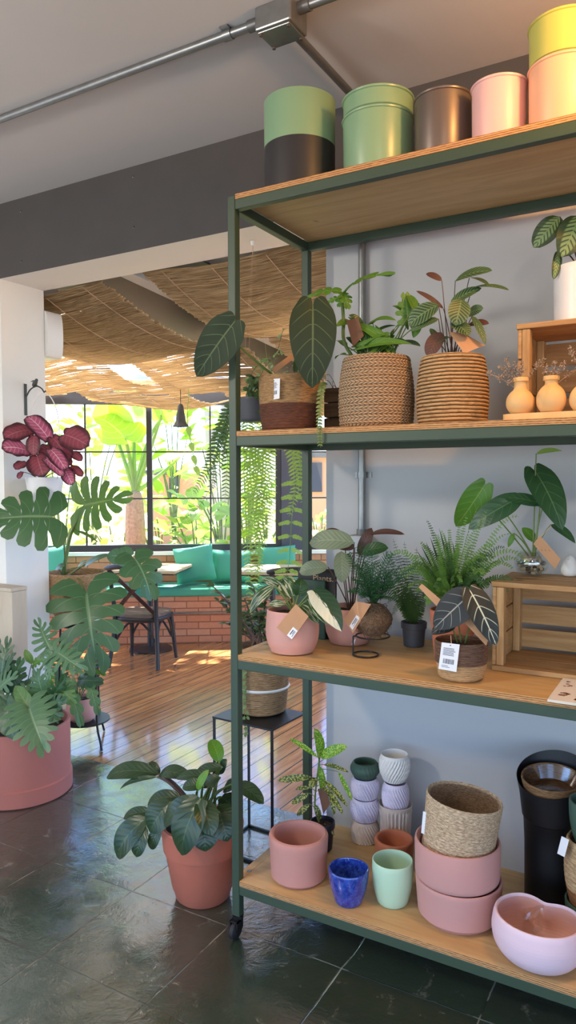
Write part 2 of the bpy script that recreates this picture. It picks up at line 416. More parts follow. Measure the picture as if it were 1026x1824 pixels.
def ropemat(pitch, z0):
    t = NT('coiled_rope'); uv = t.xyz(t.co('UV')); f = t.math('FRACT', t.math('DIVIDE', t.math('ADD', t.math('SUBTRACT', uv[1], z0), t.math('MULTIPLY', t.math('SUBTRACT', t.noise(t.pos(), 26, 3), .5), pitch*.55)), pitch)); e = t.math('SINE', t.math('MULTIPLY', f, PI))
    n = t.noise(t.pos((1, 1, 2.5)), 45, 4); n2 = t.noise(t.pos(), 12, 2); e2 = t.math('SUBTRACT', e, t.math('MULTIPLY', n, .25)); col = t.mix(t.ss(e2, .0, .4), srgb(84, 62, 42), srgb(190, 156, 114)); col = t.mix(t.ss(n, .5, .7), col, srgb(150, 116, 78)); col = t.mix(t.math('MULTIPLY', n2, .35), col, srgb(160, 118, 76))  # darker colour in the grooves paints the shade between coils
    t.bump(t.math('ADD', t.math('POWER', e, .5), t.math('MULTIPLY', n, .5)), .8, .006); return t.fin(col, .85, 0, .15)

M['jute'] = basketmat('seagrass', srgb(206, 168, 120), srgb(140, 102, 66))
M['teal'] = simple('teal_cushion_cloth', srgb(74, 158, 132), .9, var=.06, scale=6, bump=.25, bscale=260)
M['chair'] = simple('chair_black_paint', srgb(38, 37, 38), .42, var=.08)
M['chairseat'] = woodmat('chair_seat_wood', srgb(112, 96, 82), srgb(84, 70, 60), 0, 3, .35, 10)
M['chairx'] = woodmat('chair_back_wood', srgb(84, 50, 38), srgb(56, 34, 28), 2, 3, .45, 10)
M['table'] = woodmat('pale_table_top', srgb(206, 190, 150), srgb(184, 164, 122), 0, 2.5, .4, 8)
M['frame'] = simple('black_window_frame', srgb(44, 42, 44), .45, var=.08)
M['column'] = simple('blue_grey_column', srgb(66, 70, 84), .55, var=.06)
M['ac'] = simple('white_casing', srgb(220, 220, 218), .4, var=.01)
M['bird'] = simple('white_glaze_bird', srgb(228, 226, 222), .4, var=.02)
M['iron'] = simple('dark_cast_iron', srgb(70, 72, 70), .55, .3, var=.2, scale=40, bump=.2)
M['beige'] = woodmat('pale_cabinet_board', srgb(206, 190, 168), srgb(196, 178, 154), 2, 2.5, .6, 6)
M['stem'] = simple('green_stalk', srgb(96, 116, 58), .5, var=.2)
M['stemdark'] = simple('brown_stalk', srgb(84, 58, 46), .6, var=.2)
M['dry'] = simple('dried_flower', srgb(164, 140, 120), .95, var=.4, scale=120)
M['house'] = simple('peach_render', srgb(222, 168, 128), .9, var=.05)
M['trunk'] = simple('palm_trunk_bark', srgb(186, 158, 126), .95, var=.5, scale=30, bump=1, bscale=40, bdist=.03)
M['ground'] = simple('garden_soil', srgb(150, 140, 90), .95, var=.4, scale=2)
# leaves
G = lambda *c: srgb(*c)
L = {}
L['alo'] = leafmat('grey_green_alocasia', G(40, 55, 34), G(90, 106, 74), nv=6, vw=.035, rough=.52, back=G(60, 74, 54), trans=.12, spec=.3)
L['velvet'] = leafmat('black_velvet_leaf', G(24, 34, 32), G(196, 206, 186), nv=5, vw=.045, rough=.5, trans=.04, mid=.05)
L['velvet2'] = leafmat('black_velvet_leaf_dull', G(30, 34, 34), G(150, 148, 138), nv=5, vw=.03, rough=.55, trans=.04, mid=.035)
L['philo'] = leafmat('bright_philodendron', G(84, 128, 44), G(130, 160, 80), nv=7, vw=.03, rough=.4)
L['philodark'] = leafmat('dark_philodendron', G(44, 78, 40), G(84, 110, 66), nv=7, vw=.03, rough=.35, trans=.15)
L['calstripe'] = leafmat('striped_calathea', G(98, 128, 84), None, G(40, 62, 40), 'stripes', nv=9, back=G(98, 62, 52), rough=.45, trans=.12)
L['calback'] = leafmat('maroon_leaf', G(82, 52, 44), G(104, 74, 60), nv=8, rough=.5, trans=.12)
L['calfeather'] = leafmat('feathered_calathea', G(58, 76, 40), None, G(140, 164, 104), 'feather', nv=9, back=G(84, 50, 50), rough=.45, trans=.12)
L['calpale'] = leafmat('silver_calathea', G(128, 138, 108), G(156, 162, 132), nv=9, vw=.1, back=G(112, 48, 36), rough=.5, trans=.15)
L['rex'] = leafmat('rex_begonia', G(176, 84, 116), G(226, 190, 200), G(52, 26, 36), 'edge', nv=7, back=G(110, 50, 50), rough=.45, trans=.15)
L['rexdark'] = leafmat('maroon_begonia', G(134, 60, 74), G(170, 104, 116), G(60, 26, 34), 'edge', nv=7, back=G(104, 56, 56), rough=.5, trans=.25)
L['monst'] = leafmat('monstera_leaf', G(68, 104, 64), G(120, 146, 104), nv=6, vw=.02, rough=.34, back=G(96, 130, 92), trans=.15)
L['monstlit'] = leafmat('monstera_leaf_backlit', G(86, 124, 52), G(132, 156, 92), nv=6, vw=.02, rough=.34, trans=.3)  # lighter green puts the backlight into this leaf's colour
L['xan'] = leafmat('xanadu_leaf', G(84, 118, 80), G(124, 148, 112), nv=8, vw=.03, rough=.38, trans=.15)
L['xandark'] = leafmat('xanadu_leaf_deep', G(58, 90, 60), G(98, 122, 92), nv=8, vw=.03, rough=.36, trans=.12)
L['vine'] = leafmat('vine_leaf', G(96, 134, 78), G(140, 160, 116), nv=6, rough=.4, trans=.3)
L['fpot'] = leafmat('floor_plant_leaf', G(42, 64, 34), G(70, 94, 56), nv=8, vw=.03, rough=.3, back=G(108, 84, 66), trans=.14)
L['fpotbright'] = leafmat('floor_plant_young_leaf', G(96, 144, 40), G(140, 170, 80), nv=8, rough=.35, trans=.35)
L['varieg'] = leafmat('variegated_leaf', G(60, 92, 48), None, G(204, 206, 176), 'varieg', nv=8, rough=.35, trans=.18)
L['half'] = leafmat('half_white_leaf', G(40, 70, 46), None, G(220, 226, 206), 'half', nv=8, rough=.35, trans=.15)
L['speck'] = leafmat('gold_dust_leaf', G(62, 84, 40), None, G(186, 180, 92), 'speck', rough=.4, trans=.2)
L['speckbright'] = leafmat('gold_dust_young_leaf', G(92, 148, 36), None, G(186, 206, 80), 'speck', rough=.38, trans=.3)
L['anth'] = leafmat('anthurium_leaf', G(48, 84, 50), G(96, 126, 84), nv=6, vw=.025, rough=.35, trans=.15)
L['spathe'] = leafmat('pale_green_spathe', G(150, 186, 92), G(176, 200, 120), nv=6, rough=.4, trans=.35)
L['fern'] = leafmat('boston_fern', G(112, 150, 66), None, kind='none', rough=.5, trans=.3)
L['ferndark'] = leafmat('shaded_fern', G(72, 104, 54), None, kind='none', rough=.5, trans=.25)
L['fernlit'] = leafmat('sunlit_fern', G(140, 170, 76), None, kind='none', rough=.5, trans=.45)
L['asp'] = leafmat('asparagus_fern', G(42, 96, 52), None, kind='none', rough=.55, trans=.25)
L['zz'] = leafmat('glossy_shrub_leaf', G(72, 96, 56), None, kind='none', rough=.3, trans=.2)
L['ivy'] = leafmat('small_ivy_leaf', G(120, 146, 92), None, kind='none', rough=.45, trans=.3)
L['garden'] = leafmat('garden_leaf', G(160, 196, 62), G(200, 220, 120), nv=7, rough=.4, trans=.5, back=G(150, 190, 50))
L['gardenpale'] = leafmat('garden_pale_leaf', G(190, 210, 104), G(214, 226, 150), nv=7, rough=.45, trans=.5)
L['gardendeep'] = leafmat('garden_deep_leaf', G(126, 166, 66), G(166, 190, 104), nv=7, rough=.45, trans=.45)
# ================================================================ the room
YW, YD, CEIL, JX, WX = 2.70, 3.00, 3.09, -3.355, -1.374
LINT = 2.695
def slate():
    t = NT('slate_tiles'); p = t.pos(); x, y, z = t.xyz(p)
    wob = t.math('MULTIPLY', t.math('SUBTRACT', t.noise(p, 7, 3), .5), .012)
    def joint(c, off, step):
        f = t.math('FRACT', t.math('DIVIDE', t.math('ADD', t.math('SUBTRACT', c, off), wob), step))
        e = t.math('MINIMUM', f, t.math('SUBTRACT', 1.0, f)); return t.math('MULTIPLY', e, step)
    j = t.math('MINIMUM', joint(x, -1.92, .453), joint(y, 2.105, .4475)); line = t.math('SUBTRACT', 1.0, t.ss(j, .001, .0035))
    n1 = t.noise(p, 2.4, 6, .62, 1.2); n2 = t.noise(p, 11, 6, .65, .8); n3 = t.noise(p, 55, 3)
    cell = t.n.new('ShaderNodeTexWhiteNoise'); cell.noise_dimensions = '2D'
    cx = t.math('FLOOR', t.math('DIVIDE', t.math('ADD', x, 1.92), .453)); cy = t.math('FLOOR', t.math('DIVIDE', t.math('SUBTRACT', y, 2.105), .4475))
    cb = t.n.new('ShaderNodeCombineXYZ'); t.l.new(cx, cb.inputs[0]); t.l.new(cy, cb.inputs[1]); t.l.new(cb.outputs[0], cell.inputs['Vector'])
    col = t.mix(n1, G(30, 46, 38), G(60, 78, 64)); col = t.mix(t.ss(n2, .56, .74), col, G(112, 112, 98)); col = t.mix(t.math('MULTIPLY', cell.outputs[0], .35), col, G(52, 54, 46))
    worn = t.ss(t.noise(p, 5, 4), .45, .6); col = t.mix(t.math('MULTIPLY', line, t.math('MULTIPLY', worn, .8)), col, G(150, 148, 136))
    col = t.mix(t.math('MULTIPLY', line, t.math('SUBTRACT', .8, worn)), col, G(24, 26, 24))
    h = t.math('ADD', t.math('MULTIPLY', n2, .8), t.math('MULTIPLY', n3, .18)); h = t.math('SUBTRACT', h, t.math('MULTIPLY', line, .5))
    bp_ = t.bump(h, .3, .012); r = t.math('ADD', .1, t.math('MULTIPLY', n2, .26)); t.l.new(bp_, t.b.inputs['Coat Normal']); m_ = t.fin(col, r, 0, .8, 1.0); t.b.inputs['Coat IOR'].default_value = 1.55; t.b.inputs['Coat Roughness'].default_value = .13; return m_
def deckmat():
    t = NT('oiled_deck_boards'); p = t.pos(); x, y, z = t.xyz(p); W_ = .105
    b = t.math('DIVIDE', x, W_); f = t.math('FRACT', b); e = t.math('MULTIPLY', t.math('MINIMUM', f, t.math('SUBTRACT', 1.0, f)), W_)
    gap = t.math('SUBTRACT', 1.0, t.ss(e, .0022, .0045)); wn = t.n.new('ShaderNodeTexWhiteNoise'); wn.noise_dimensions = '1D'; t.l.new(t.math('FLOOR', b), wn.inputs['W'])
    cb = t.n.new('ShaderNodeCombineXYZ'); t.l.new(t.math('MULTIPLY', x, 24.0), cb.inputs[0]); t.l.new(t.math('ADD', t.math('MULTIPLY', y, 1.6), t.math('MULTIPLY', wn.outputs[0], 40.0)), cb.inputs[1])
    g = t.noise(cb.outputs[0], 1.5, 5, .6); col = t.mix(t.ss(g, .3, .7), G(154, 102, 58), G(196, 144, 94)); col = t.mix(t.math('MULTIPLY', wn.outputs[0], .45), col, G(122, 82, 50))
    col = t.mix(gap, col, G(34, 22, 14)); t.bump(t.math('SUBTRACT', t.math('MULTIPLY', g, .25), gap), .5, .006)
    return t.fin(col, t.math('ADD', .13, t.math('MULTIPLY', g, .14)), 0, .6, .5)
def brickmat():
    t = NT('red_brick_courses'); p = t.pos(); x, y, z = t.xyz(p)
    s = t.math('ADD', t.math('MULTIPLY', x, .826), t.math('MULTIPLY', y, .563)); cb = t.n.new('ShaderNodeCombineXYZ'); t.l.new(s, cb.inputs[0]); t.l.new(z, cb.inputs[1])
    br = t.n.new('ShaderNodeTexBrick'); t.l.new(cb.outputs[0], br.inputs['Vector']); br.inputs['Scale'].default_value = 1
    br.inputs['Brick Width'].default_value = .23; br.inputs['Row Height'].default_value = .068; br.inputs['Mortar Size'].default_value = .006; br.inputs['Mortar Smooth'].default_value = .3
    br.inputs['Color1'].default_value = (*G(200, 134, 100), 1); br.inputs['Color2'].default_value = (*G(212, 156, 122), 1); br.inputs['Mortar'].default_value = (*G(148, 104, 80), 1)
    n = t.noise(p, 30, 4); col = t.mix(t.math('MULTIPLY', n, .35), br.outputs['Color'], G(150, 84, 58)); t.bump(t.math('SUBTRACT', t.math('MULTIPLY', n, .3), br.outputs['Fac']), .6, .008)
    return t.fin(col, .85, 0, .2)
M['slate'] = slate(); M['deck'] = deckmat(); M['brick'] = brickmat()
mb = MB().box((-5.2, -4.0, -.08), (3.2, YD, 0)); struct('floor', mb, M['slate'])
ND = V((-.563, .826, 0)); TD = V((.826, .563, 0)); C0 = 7.165
mb = MB().box((-9.0, YD+.002, -.085), (.6, 9.2, -.004)); struct('floor_deck', mb, M['deck'])
mb = MB().box((-5.2, -4.0, CEIL), (3.2, YD, CEIL+.15)); struct('ceiling', mb, M['ceiling'])
# wall with the wide opening: pale panel, left pier, dark lintel band with pale soffit
mb = MB().box((WX, YW, 0), (3.2, YD, LINT-.01)); struct('wall_back', mb, M['wall'])
mb = MB().box((-5.2, YW, 0), (JX, YD, LINT)); struct('wall_left_pier', mb, M['cream'])
mb = MB().box((-5.2, YW, LINT), (3.2, YD, CEIL))
for px, py in ((37, 376), (237, 314), (238, 404), (38, 465)):
    p = PY(px, py, YW); mb.lathe([(0, 0), (.006, 0), (.005, .004), (0, .005)], p, 10, tilt=Matrix.Rotation(PI/2, 3, 'X'))
o = struct('wall_lintel', mb, [M['beam'], M['cream']])
for pl in o.data.polygons:
    if pl.normal.z < -.9: pl.material_index = 1
mb = MB().box((-5.35, .6, 0), (-5.2, YD, CEIL)).box((-5.35, -4, 2.6), (-5.2, .6, CEIL)); struct('wall_left', mb, M['cream'])
M['bounce'] = simple('bounce_ground', srgb(122, 122, 122), .9, var=.08, scale=3)
mb = MB().box((3.4, -16, -.3), (16, 12, -.1)).box((-16, -16, -.3), (3.4, -4.05, -.1)).box((-16, -4.05, -.3), (-5.4, 2.9, -.1)); struct('ground_bounce', mb, M['bounce'])  # unseen ground added to bounce sunlight up to the ceiling
# right wall behind the viewer's right shoulder: a wide doorway lets the sky in
mb = MB().box((3.2, .9, 0), (3.35, YD, CEIL)).box((3.2, -4, 2.2), (3.35, .9, CEIL)); struct('wall_right', mb, M['wall'])
mb = MB().box((-5.35, -4.15, 2.25), (3.35, -4.0, CEIL)); struct('wall_behind', mb, M['wall'])
# ---------------------------------------------------------------- conduits
CY, CX = 2.055, -1.205
zc = CEIL-.016
t = thing('ceiling_conduit', 'galvanised pipe running along the ceiling with a square junction box', 'conduit', (-1.2, CY, zc))
MB().tube([(-5.19, CY, zc), (3.19, CY, zc)], .0145, 14).build('pipe', M['galv'], t)
b = MB().box((CX-.065, CY-.055, CEIL-.075), (CX+.065, CY+.055, CEIL-.001)).build('junction_box', M['galv'], t, bevel=.006)
lid = MB().box((CX-.058, CY-.048, CEIL-.082), (CX+.058, CY+.048, CEIL-.075))
lid.build('box_lid', M['galv'], b, bevel=.003)
for sx, sy in ((-1, -1), (1, -1), (-1, 1), (1, 1)):
    MB().lathe([(0, 0), (.006, 0), (.006, .005), (.004, .006)], (CX+sx*.05, CY+sy*.04, CEIL-.0875), 10).build('screw', M['bronze'], b)
MB().tube([(CX-.12, CY, zc), (CX-.065, CY, zc)], .019, 14).build('coupling', M['galvdark'], t)
MB().tube([(CX+.065, CY, zc), (CX+.105, CY, zc)], .019, 14).build('coupling', M['galvdark'], t)
for xx in (PZ(396, 52, zc).x, -2.9):
    c = MB()
    c.tube([(xx-.016, CY, zc), (xx+.016, CY, zc)], .0185, 14); c.box((xx-.016, CY-.03, CEIL-.006), (xx+.016, CY+.03, CEIL-.001))
    c.build('pipe_clip', M['galv'], t)
t = thing('wall_conduit', 'grey pipe leaving the ceiling box and dropping down the pale wall', 'conduit', (CX, YW-.02, 1.0))
yb = YW-.02
pts = [(CX, CY+.055, zc-.012), (CX, yb-.11, zc-.012)]+bez((CX, yb-.1, zc-.012), (CX, yb, zc-.012), (CX, yb, zc-.12), 8)
zb = zat(CX, yb, 948); pts += [(CX, yb, zb)]
MB().tube(pts, .0145, 14).build('pipe', M['galv'], t)
ob = MB().box((CX-.04, YW-.058, zb-.085), (CX+.04, YW-.001, zb-.01)).build('outlet_box', M['galv'], t, bevel=.006)
MB().lathe([(0, -.012), (.02, -.012), (.02, .012), (0, .012)], (CX, yb, zb), 14).build('coupling', M['galvdark'], t)
zk = zat(CX, yb, 846)
c = MB().tube([(CX, yb, zk-.012), (CX, yb, zk+.012)], .0185, 14); c.box((CX-.036, YW-.006, zk-.012), (CX+.036, YW-.001, zk+.012)); c.build('pipe_clip', M['galv'], t)
# ================================================================ the rolling shelf
X0, Y0, SD, TW = -1.4202, 2.0614, .5434, .03
ZS = [2.557, 1.7697, 1.0051, .2099]; BT, BH = .018, .0325; XR = .46
rack = thing('shelf_rack', 'tall dark green steel shelf rack with plywood boards on castors', 'shelf', (X0, Y0, 0))
ZB = ZS[3]-BT-BH-.08
for x in (X0, XR):
    for y in (Y0, Y0+SD-TW):
        MB().box((x, y, ZB), (x+TW, y+TW, ZS[0]-.004)).build('post', M['green'], rack, bevel=.0025)
        cs = MB(); cx, cy = x+TW/2, y+TW/2
        cs.lathe([(0, ZB), (.02, ZB), (.02, ZB-.008), (.014, ZB-.02), (0, ZB-.02)], (cx, cy, 0), 16)
        cs.box((cx-.016, cy-.03, ZB-.045), (cx-.0125, cy+.008, ZB-.012)).box((cx+.0125, cy-.03, ZB-.045), (cx+.016, cy+.008, ZB-.012)).box((cx-.016, cy-.03, ZB-.016), (cx+.016, cy+.008, ZB-.012))
        co = cs.build('castor', M['black'], rack)
        rw = .5*(ZB-.02)+.001; w = MB(); w.lathe([(0, -.011), (rw*.8, -.011), (rw, -.006), (rw, .006), (rw*.8, .011), (0, .011)], (cx, cy-.016, rw), 24, tilt=Matrix.Rotation(PI/2, 3, 'Y'))
        w.build('wheel', M['rubber'], co)
for k, z in enumerate(ZS):
    zt_, zb_ = z-BT, z-BT-BH
    for y in (Y0, Y0+SD-TW):
        MB().box((X0+TW, y+.0005, zb_), (XR, y+TW-.0005, zt_)).build('rail', M['green'], rack, bevel=.0025)
    for x in (X0, XR):
        MB().box((x+.0005, Y0+TW, zb_), (x+TW-.0005, Y0+SD-TW, zt_)).build('side_rail', M['green'], rack, bevel=.0025)
    # board: notched round the posts except the top one, which lies on the frame
    bd = MB(); x1, x2, y1, y2 = X0+TW+.001, XR-.001, Y0+.0, Y0+SD
    if k == 0: x1, x2 = X0+TW+.001, XR-.001
    bd.box((x1, y1, zt_), (x2, y2, z)); o = bd.build('board', [M['ply'], M['plyedge']], rack, bevel=.001)
    if k > 0:
        o2 = MB().box((X0+.002, Y0+TW+.001, zt_), (x1-.0005, Y0+SD-TW-.001, z)).build('board_edge', [M['ply'], M['plyedge']], rack); 
        for pl in o2.data.polygons:
            if abs(pl.normal.z) < .5: pl.material_index = 1
    for pl in o.data.polygons:
        if abs(pl.normal.z) < .5: pl.material_index = 1
# ---------------------------------------------------------------- vessels
def rim_prof(rb, rt, h, th=.008, depth=None, bulge=0, foot_r=.006, n=10, lip=0, rnd=None):
    """open pot: outer wall up, rounded rim, inner wall down, inner floor"""
    depth = depth or h-.012; P = [(0, 0), (max(.001, rb-foot_r), 0), (rb, foot_r)]
    for i in range(1, n+1):
        t = i/n; r = rb+(rt-rb)*t+bulge*math.sin(PI*t); P.append((r, foot_r+(h-th*.5-foot_r)*t))
    if lip: P[-1] = (rt+lip, h-th*.5); P.insert(-1, (rt+lip, h-.022)); P.insert(-2, (rt, h-.024))
    ro = rt+lip; P += [(ro-th*.15, h-th*.15), (ro-th*.5, h), (ro-th*.85, h-th*.15), (ro-th, h-th*.6)]
    m = 6
    for i in range(1, m+1):
        t = i/m; z = h-th*.6-(depth-th*.6)*t; tz = max(0, min(1, (z-foot_r)/(h-foot_r))); r = rb+(rt-rb)*tz+bulge*math.sin(PI*tz)-th
        P.append((max(.002, r), z))
    P.append((0, h-depth)); return P
def pot(name, label, cat, c, rb, rt, h, mat, n=56, group=None, **k):
    mb = MB().lathe(rim_prof(rb, rt, h, **k), c, n); o = mb.build(name, mat, origin=c); return tag(o, label, cat, group)
def dims(c, wb, wt, pytop, ptop=None):
    h = zat(c.x, c.y, pytop)-c.z; return wb*mpp(c)/2, wt*mpp(c+V((0, 0, h)))/2, h
# --- top shelf: tins (bases hidden behind the board edge)
zt0 = ZS[0]+.0008
def tin(px, y, wpx, pyrim):
    c = PY(px, 300, y); c.z = zt0; h = zat(c.x, c.y, pyrim)-zt0; r = wpx*mpp((c.x, c.y, zt0+h*.5))/2; return c, r, h
c, r, h = tin(534, 2.27, 127, 186)
P = rim_prof(r*.985, r, h, th=.004); zsplit = h*.55
Pn = []; done = False
for a in P:
    Pn.append(a)
P = [(0, 0), (r*.985, .001), (r*.992, zsplit-.001), (r*.993, zsplit), (r*.9935, zsplit+.001), (r, h-.002), (r-.002, h), (r-.004, h-.003), (r*.98-.003, .02), (0, .02)]
o = MB().lathe(P, c, 64, mseg=lambda i, a, b: 1 if i < 3 else 0).build('plant_pot', [M['greentin'], M['blacktin']], origin=c)
tag(o, 'half green half black round tin pot, leftmost on the top shelf', 'pot')
def tinpot(c, r, h, mat, label, lipr=.0035, bands=()):
    P = [(0, 0), (r-.004, 0), (r-.0025, .003)]
    for zb in bands: P += [(r-.0015, zb-.004), (r+.002, zb-.002), (r+.002, zb+.002), (r-.0015, zb+.004)]
    P += [(r, h-.009), (r+lipr, h-.007), (r+lipr+.001, h-.003), (r+lipr-.0015, h), (r-.003, h-.003), (r-.005, .02), (0, .02)]
    o = MB().lathe(P, c, 64).build('plant_pot', mat, origin=c); return tag(o, label, 'pot')
c, r, h = tin(673, 2.27, 124, 216); hl = h
tinpot(c, r, h, M['greentin'], 'sage green enamel pot holding another green pot, on the top shelf')
c2, r2, h2 = tin(674, 2.27, 120, 181); c2 = V((c.x, c.y, zt0+.0)); hh = h2
P = [(0, .03), (r-.012, .03), (r-.0085, h-.012), (r-.0075, h+.002), (r-.001, h+.006), (r-.001, hh-.009), (r+.003, hh-.007), (r+.004, hh-.003), (r+.002, hh), (r-.003, hh-.003), (r-.012, h), (r-.016, .05), (0, .05)]
o = MB().lathe(P, c2, 64).build('plant_pot', M['greentin'], origin=c2+V((0, 0, .03))); tag(o, 'upper sage green enamel pot nested in its twin on the top shelf', 'pot')
c, r, h = tin(788, 2.25, 99, 178); tinpot(c, r, h, M['bronze'], 'dark bronze tin pot between green and pink pots on the top shelf')
c, r, h = tin(888, 2.22, 95, 155); tinpot(c, r, h, M['pinktin'], 'blush pink tin pot beside the dark bronze one on the top shelf')
c, r, h = tin(1002, 2.21, 119, 122); tinpot(c, r, h, M['beigetin'], 'sand coloured tin pot under the yellow one, rightmost on the top shelf')
h2 = zat(c.x, c.y, 46)-zt0
P = [(0, .03), (r-.014, .03), (r-.010, h-.012), (r-.009, h+.002), (r-.001, h+.006), (r+.001, h2-.009), (r+.005, h2-.007), (r+.0055, h2-.003), (r+.003, h2), (r-.003, h2-.003), (r-.012, h), (r-.016, .05), (0, .05)]
o = MB().lathe(P, c, 64).build('plant_pot', M['yellowtin'], origin=c+V((0, 0, .02))); tag(o, 'olive yellow tin pot stacked in the sand coloured pot at the right end', 'pot')
# --- bottom shelf
z4 = ZS[3]+.0006
c = foot(532, 1588, z4, 98); rb, rt, h = dims(c, 98, 106, 1482); pot('plant_pot', 'straight pink terracotta pot at the left end of the bottom shelf', 'pot', c, rb, rt, h, M['terra'], th=.02, foot_r=.012)
c = foot(621, 1620, z4, 52); rb, rt, h = dims(c, 50, 73, 1545)
P = rim_prof(rb, rt, h, th=.007, bulge=.004, foot_r=.004); tag(MB().lathe(P, c, 56).build('glazed_cup_pot', M['blueglaze'], origin=c), 'small cobalt blue glazed pot on the bottom shelf', 'pot')
c = foot(699, 1622, z4, 56); rb, rt, h = dims(c, 55, 72, 1530); pot('glazed_cup_pot', 'mint green glazed tumbler pot beside the blue one', 'pot', c, rb, rt, h, M['mint'], th=.005, bulge=.007, foot_r=.006)
# stacks of 3d printed twisted pots
def printed(c, z, rb, rm, rt, h, mat, label, ribs, twist, amp=.0022, group=None):
    n = 120; P = [(0, 0), (rb*.9, 0)]; N = 22
    for i in range(N+1):
        t = i/N; r = rb+(rm-rb)*math.sin(min(1, t/.55)*PI/2) if t < .55 else rt+(rm-rt)*math.cos((t-.55)/.45*PI/2); P.append((r, .002+(h-.003)*t))
    P += [(rt-.002, h), (rt-.005, h-.003), (rm*.8, h*.5), (rb*.8, .01), (0, .01)]
    def dr(th, i, r, zz): return r+(amp*(math.sin(ribs*(th+twist*zz))) if 2 < i < N else 0)
    o = MB().lathe(P, (c.x, c.y, z), n, dr=dr).build('twisted_pot', mat, origin=(c.x, c.y, z)); return tag(o, label, 'pot', group)
c = foot(650, 1508, z4, 46); k = mpp(c); zz = [zat(c.x, c.y, y) for y in (1508-6, 1464, 1425, 1389, 1360)]; zz[0] = z4
a = .0006
printed(c, zz[0], 22*k, 25*k, 20*k, zz[1]-zz[0]+.01, M['p_beige'], 'beige twisted pot at the foot of the left printed stack', 30, 9)
printed(c, zz[1]+.011, 20*k, 26*k, 21*k, zz[2]-zz[1], M['p_lav'], 'lower pale lavender twisted pot in the left printed stack', 30, 9)
printed(c, zz[2]+.012, 20*k, 25*k, 21*k, zz[3]-zz[2], M['p_lav'], 'upper pale lavender twisted pot just under the dark green one', 30, 9)
printed(c, zz[3]+.013, 19*k, 26*k, 21*k, zz[4]-zz[3]-.004, M['p_green'], 'dark green faceted pot topping the left printed stack', 24, 5, .001)
c = foot(704, 1516, z4, 48); k = mpp(c); zz = [zat(c.x, c.y, y) for y in (1504, 1430, 1396, 1378, 1342)]; zz[0] = z4
printed(c, zz[0], 22*k, 26*k, 30*k, zz[1]-zz[0], M['p_beige'], 'ribbed beige pot at the foot of the right printed stack', 26, 0, .004)
printed(c, zz[1]-.03, 19*k, 24*k, 20*k, zz[2]-zz[1]+.038, M['p_lav'], 'pale lavender twisted pot in the middle of the right printed stack', 30, 9)
printed(c-RT*.004, zz[2]+.012, 18*k, 27*k, 24*k, zz[4]-zz[2]-.012, M['p_white'], 'cream white twisted pot topping the right printed stack', 30, -9, .0026)
c = foot(702, 1558, z4, 60); rb, rt, h = dims(c, 62, 70, 1492); pot('plant_pot', 'low terracotta pot half hidden behind the mint pot', 'pot', c, rb, rt, h, M['terraor'], th=.014)
# big rose pots stacked
c = foot(816, 1672, z4, 140); k = mpp(c); rb, rt, h = dims(c, 142, 152, 1558)
def tubpot(c, z, rb, rt, h, mat, label):
    P = rim_prof(rb, rt, h, th=.009, foot_r=.02); o = MB().lathe(P, (c.x, c.y, z), 64).build('plant_pot', mat, origin=(c.x, c.y, z)); return tag(o, label, 'pot')
tubpot(c, z4, rb, rt, h, M['terra2'], 'wide rose terracotta pot at the bottom of its stack')
z2_ = z4+h-.0194; c2 = c-RT*.005; h2 = zat(c2.x, c2.y, 1492)-z2_-.02
P = [(0, 0), (rt*.93, 0), (rt*.965, .006), (rt*.975, .016), (rt*.985, h2-.01), (rt*.97, h2-.002), (rt*.94, h2), (rt*.89, h2-.008), (rt*.85, .03), (0, .03)]
o = MB().lathe(P, (c2.x, c2.y, z2_+.02), 64).build('plant_pot', M['terra2'], origin=(c2.x, c2.y, z2_+.02)); tag(o, 'upper wide rose terracotta pot holding a woven basket', 'pot')
zr = z2_+.02+h2
# basket in it
def basket(c, z, rb, rt, h, mat, n=72, coil=16, amp=.0022, th=.006, tilt=None, bulge=0, depth=None, mats=None, chev=False):
    N = coil*5; P = [(0, 0), (rb*.85, .0), (rb*.97, .006)]
    for i in range(N+1):
        t = i/N; r = rb+(rt-rb)*t+bulge*math.sin(PI*t)
        P.append((r+(0 if chev else amp*abs(math.sin(PI*t*coil))), .008+(h-.011)*t))
    P += [(rt-th*.3, h), (rt-th, h-.003)]; dp = depth or h*.7
    for i in range(1, 7): t = i/6; tz = 1-dp/h*t; P.append((rb+(rt-rb)*tz+bulge*math.sin(PI*tz)-th, h-.003-(dp-.003)*t))
    P.append((0, h-dp))
    dr = None
    if chev:
        def dr(th_, i, r, zz):
            if i < 3 or i > N+2: return r
            row = (i-3)/5; s = math.floor(row); f = row-s; q = n/8
            ph = th_*q+(f*PI if s % 2 else -f*PI); return r+amp*abs(math.sin(ph/1.0))*math.sin(PI*min(1, f*1.0+.001))**.6+amp*.4
    return MB().lathe(P, (c.x, c.y, z), n, dr=dr, tilt=tilt)
M['jutepale'] = basketmat('pale_seagrass', G(222, 196, 162), G(150, 122, 94), (1, 1, 4), 90)
cb = c2+V((0, 0, 0)); rB = 66*k; zb = zr-.045; hb = zat(c2.x, c2.y, 1418)-zb
t = thing('woven_basket', 'empty pale seagrass basket standing tilted in the upper rose pot', 'basket', (c2.x, c2.y, zb))
TM = Matrix.Rotation(math.radians(7), 3, (FW.x, FW.y, 0))
b1 = basket(c2, zb, rB*.93, rB, hb, None, coil=18, amp=.0012, tilt=TM).build('woven_body', M['jutepale'], t)
MB().lathe([(rB*.955, .004), (rB*.965, .012), (rB*.95, .02), (rB*.93, .012), (rB*.955, .004)], (c2.x, c2.y, zb), 60, tilt=TM).build('white_base_cord', M['p_white'], t)
card_ = PY(757, 1466, c2.y-.055); MB().obox(card_, RT*.011-V((0, .008, 0)), V((0, .0008, 0))+RT*.0006, V((.003, 0, .036))).build('paper_tag', M['paper'], t)
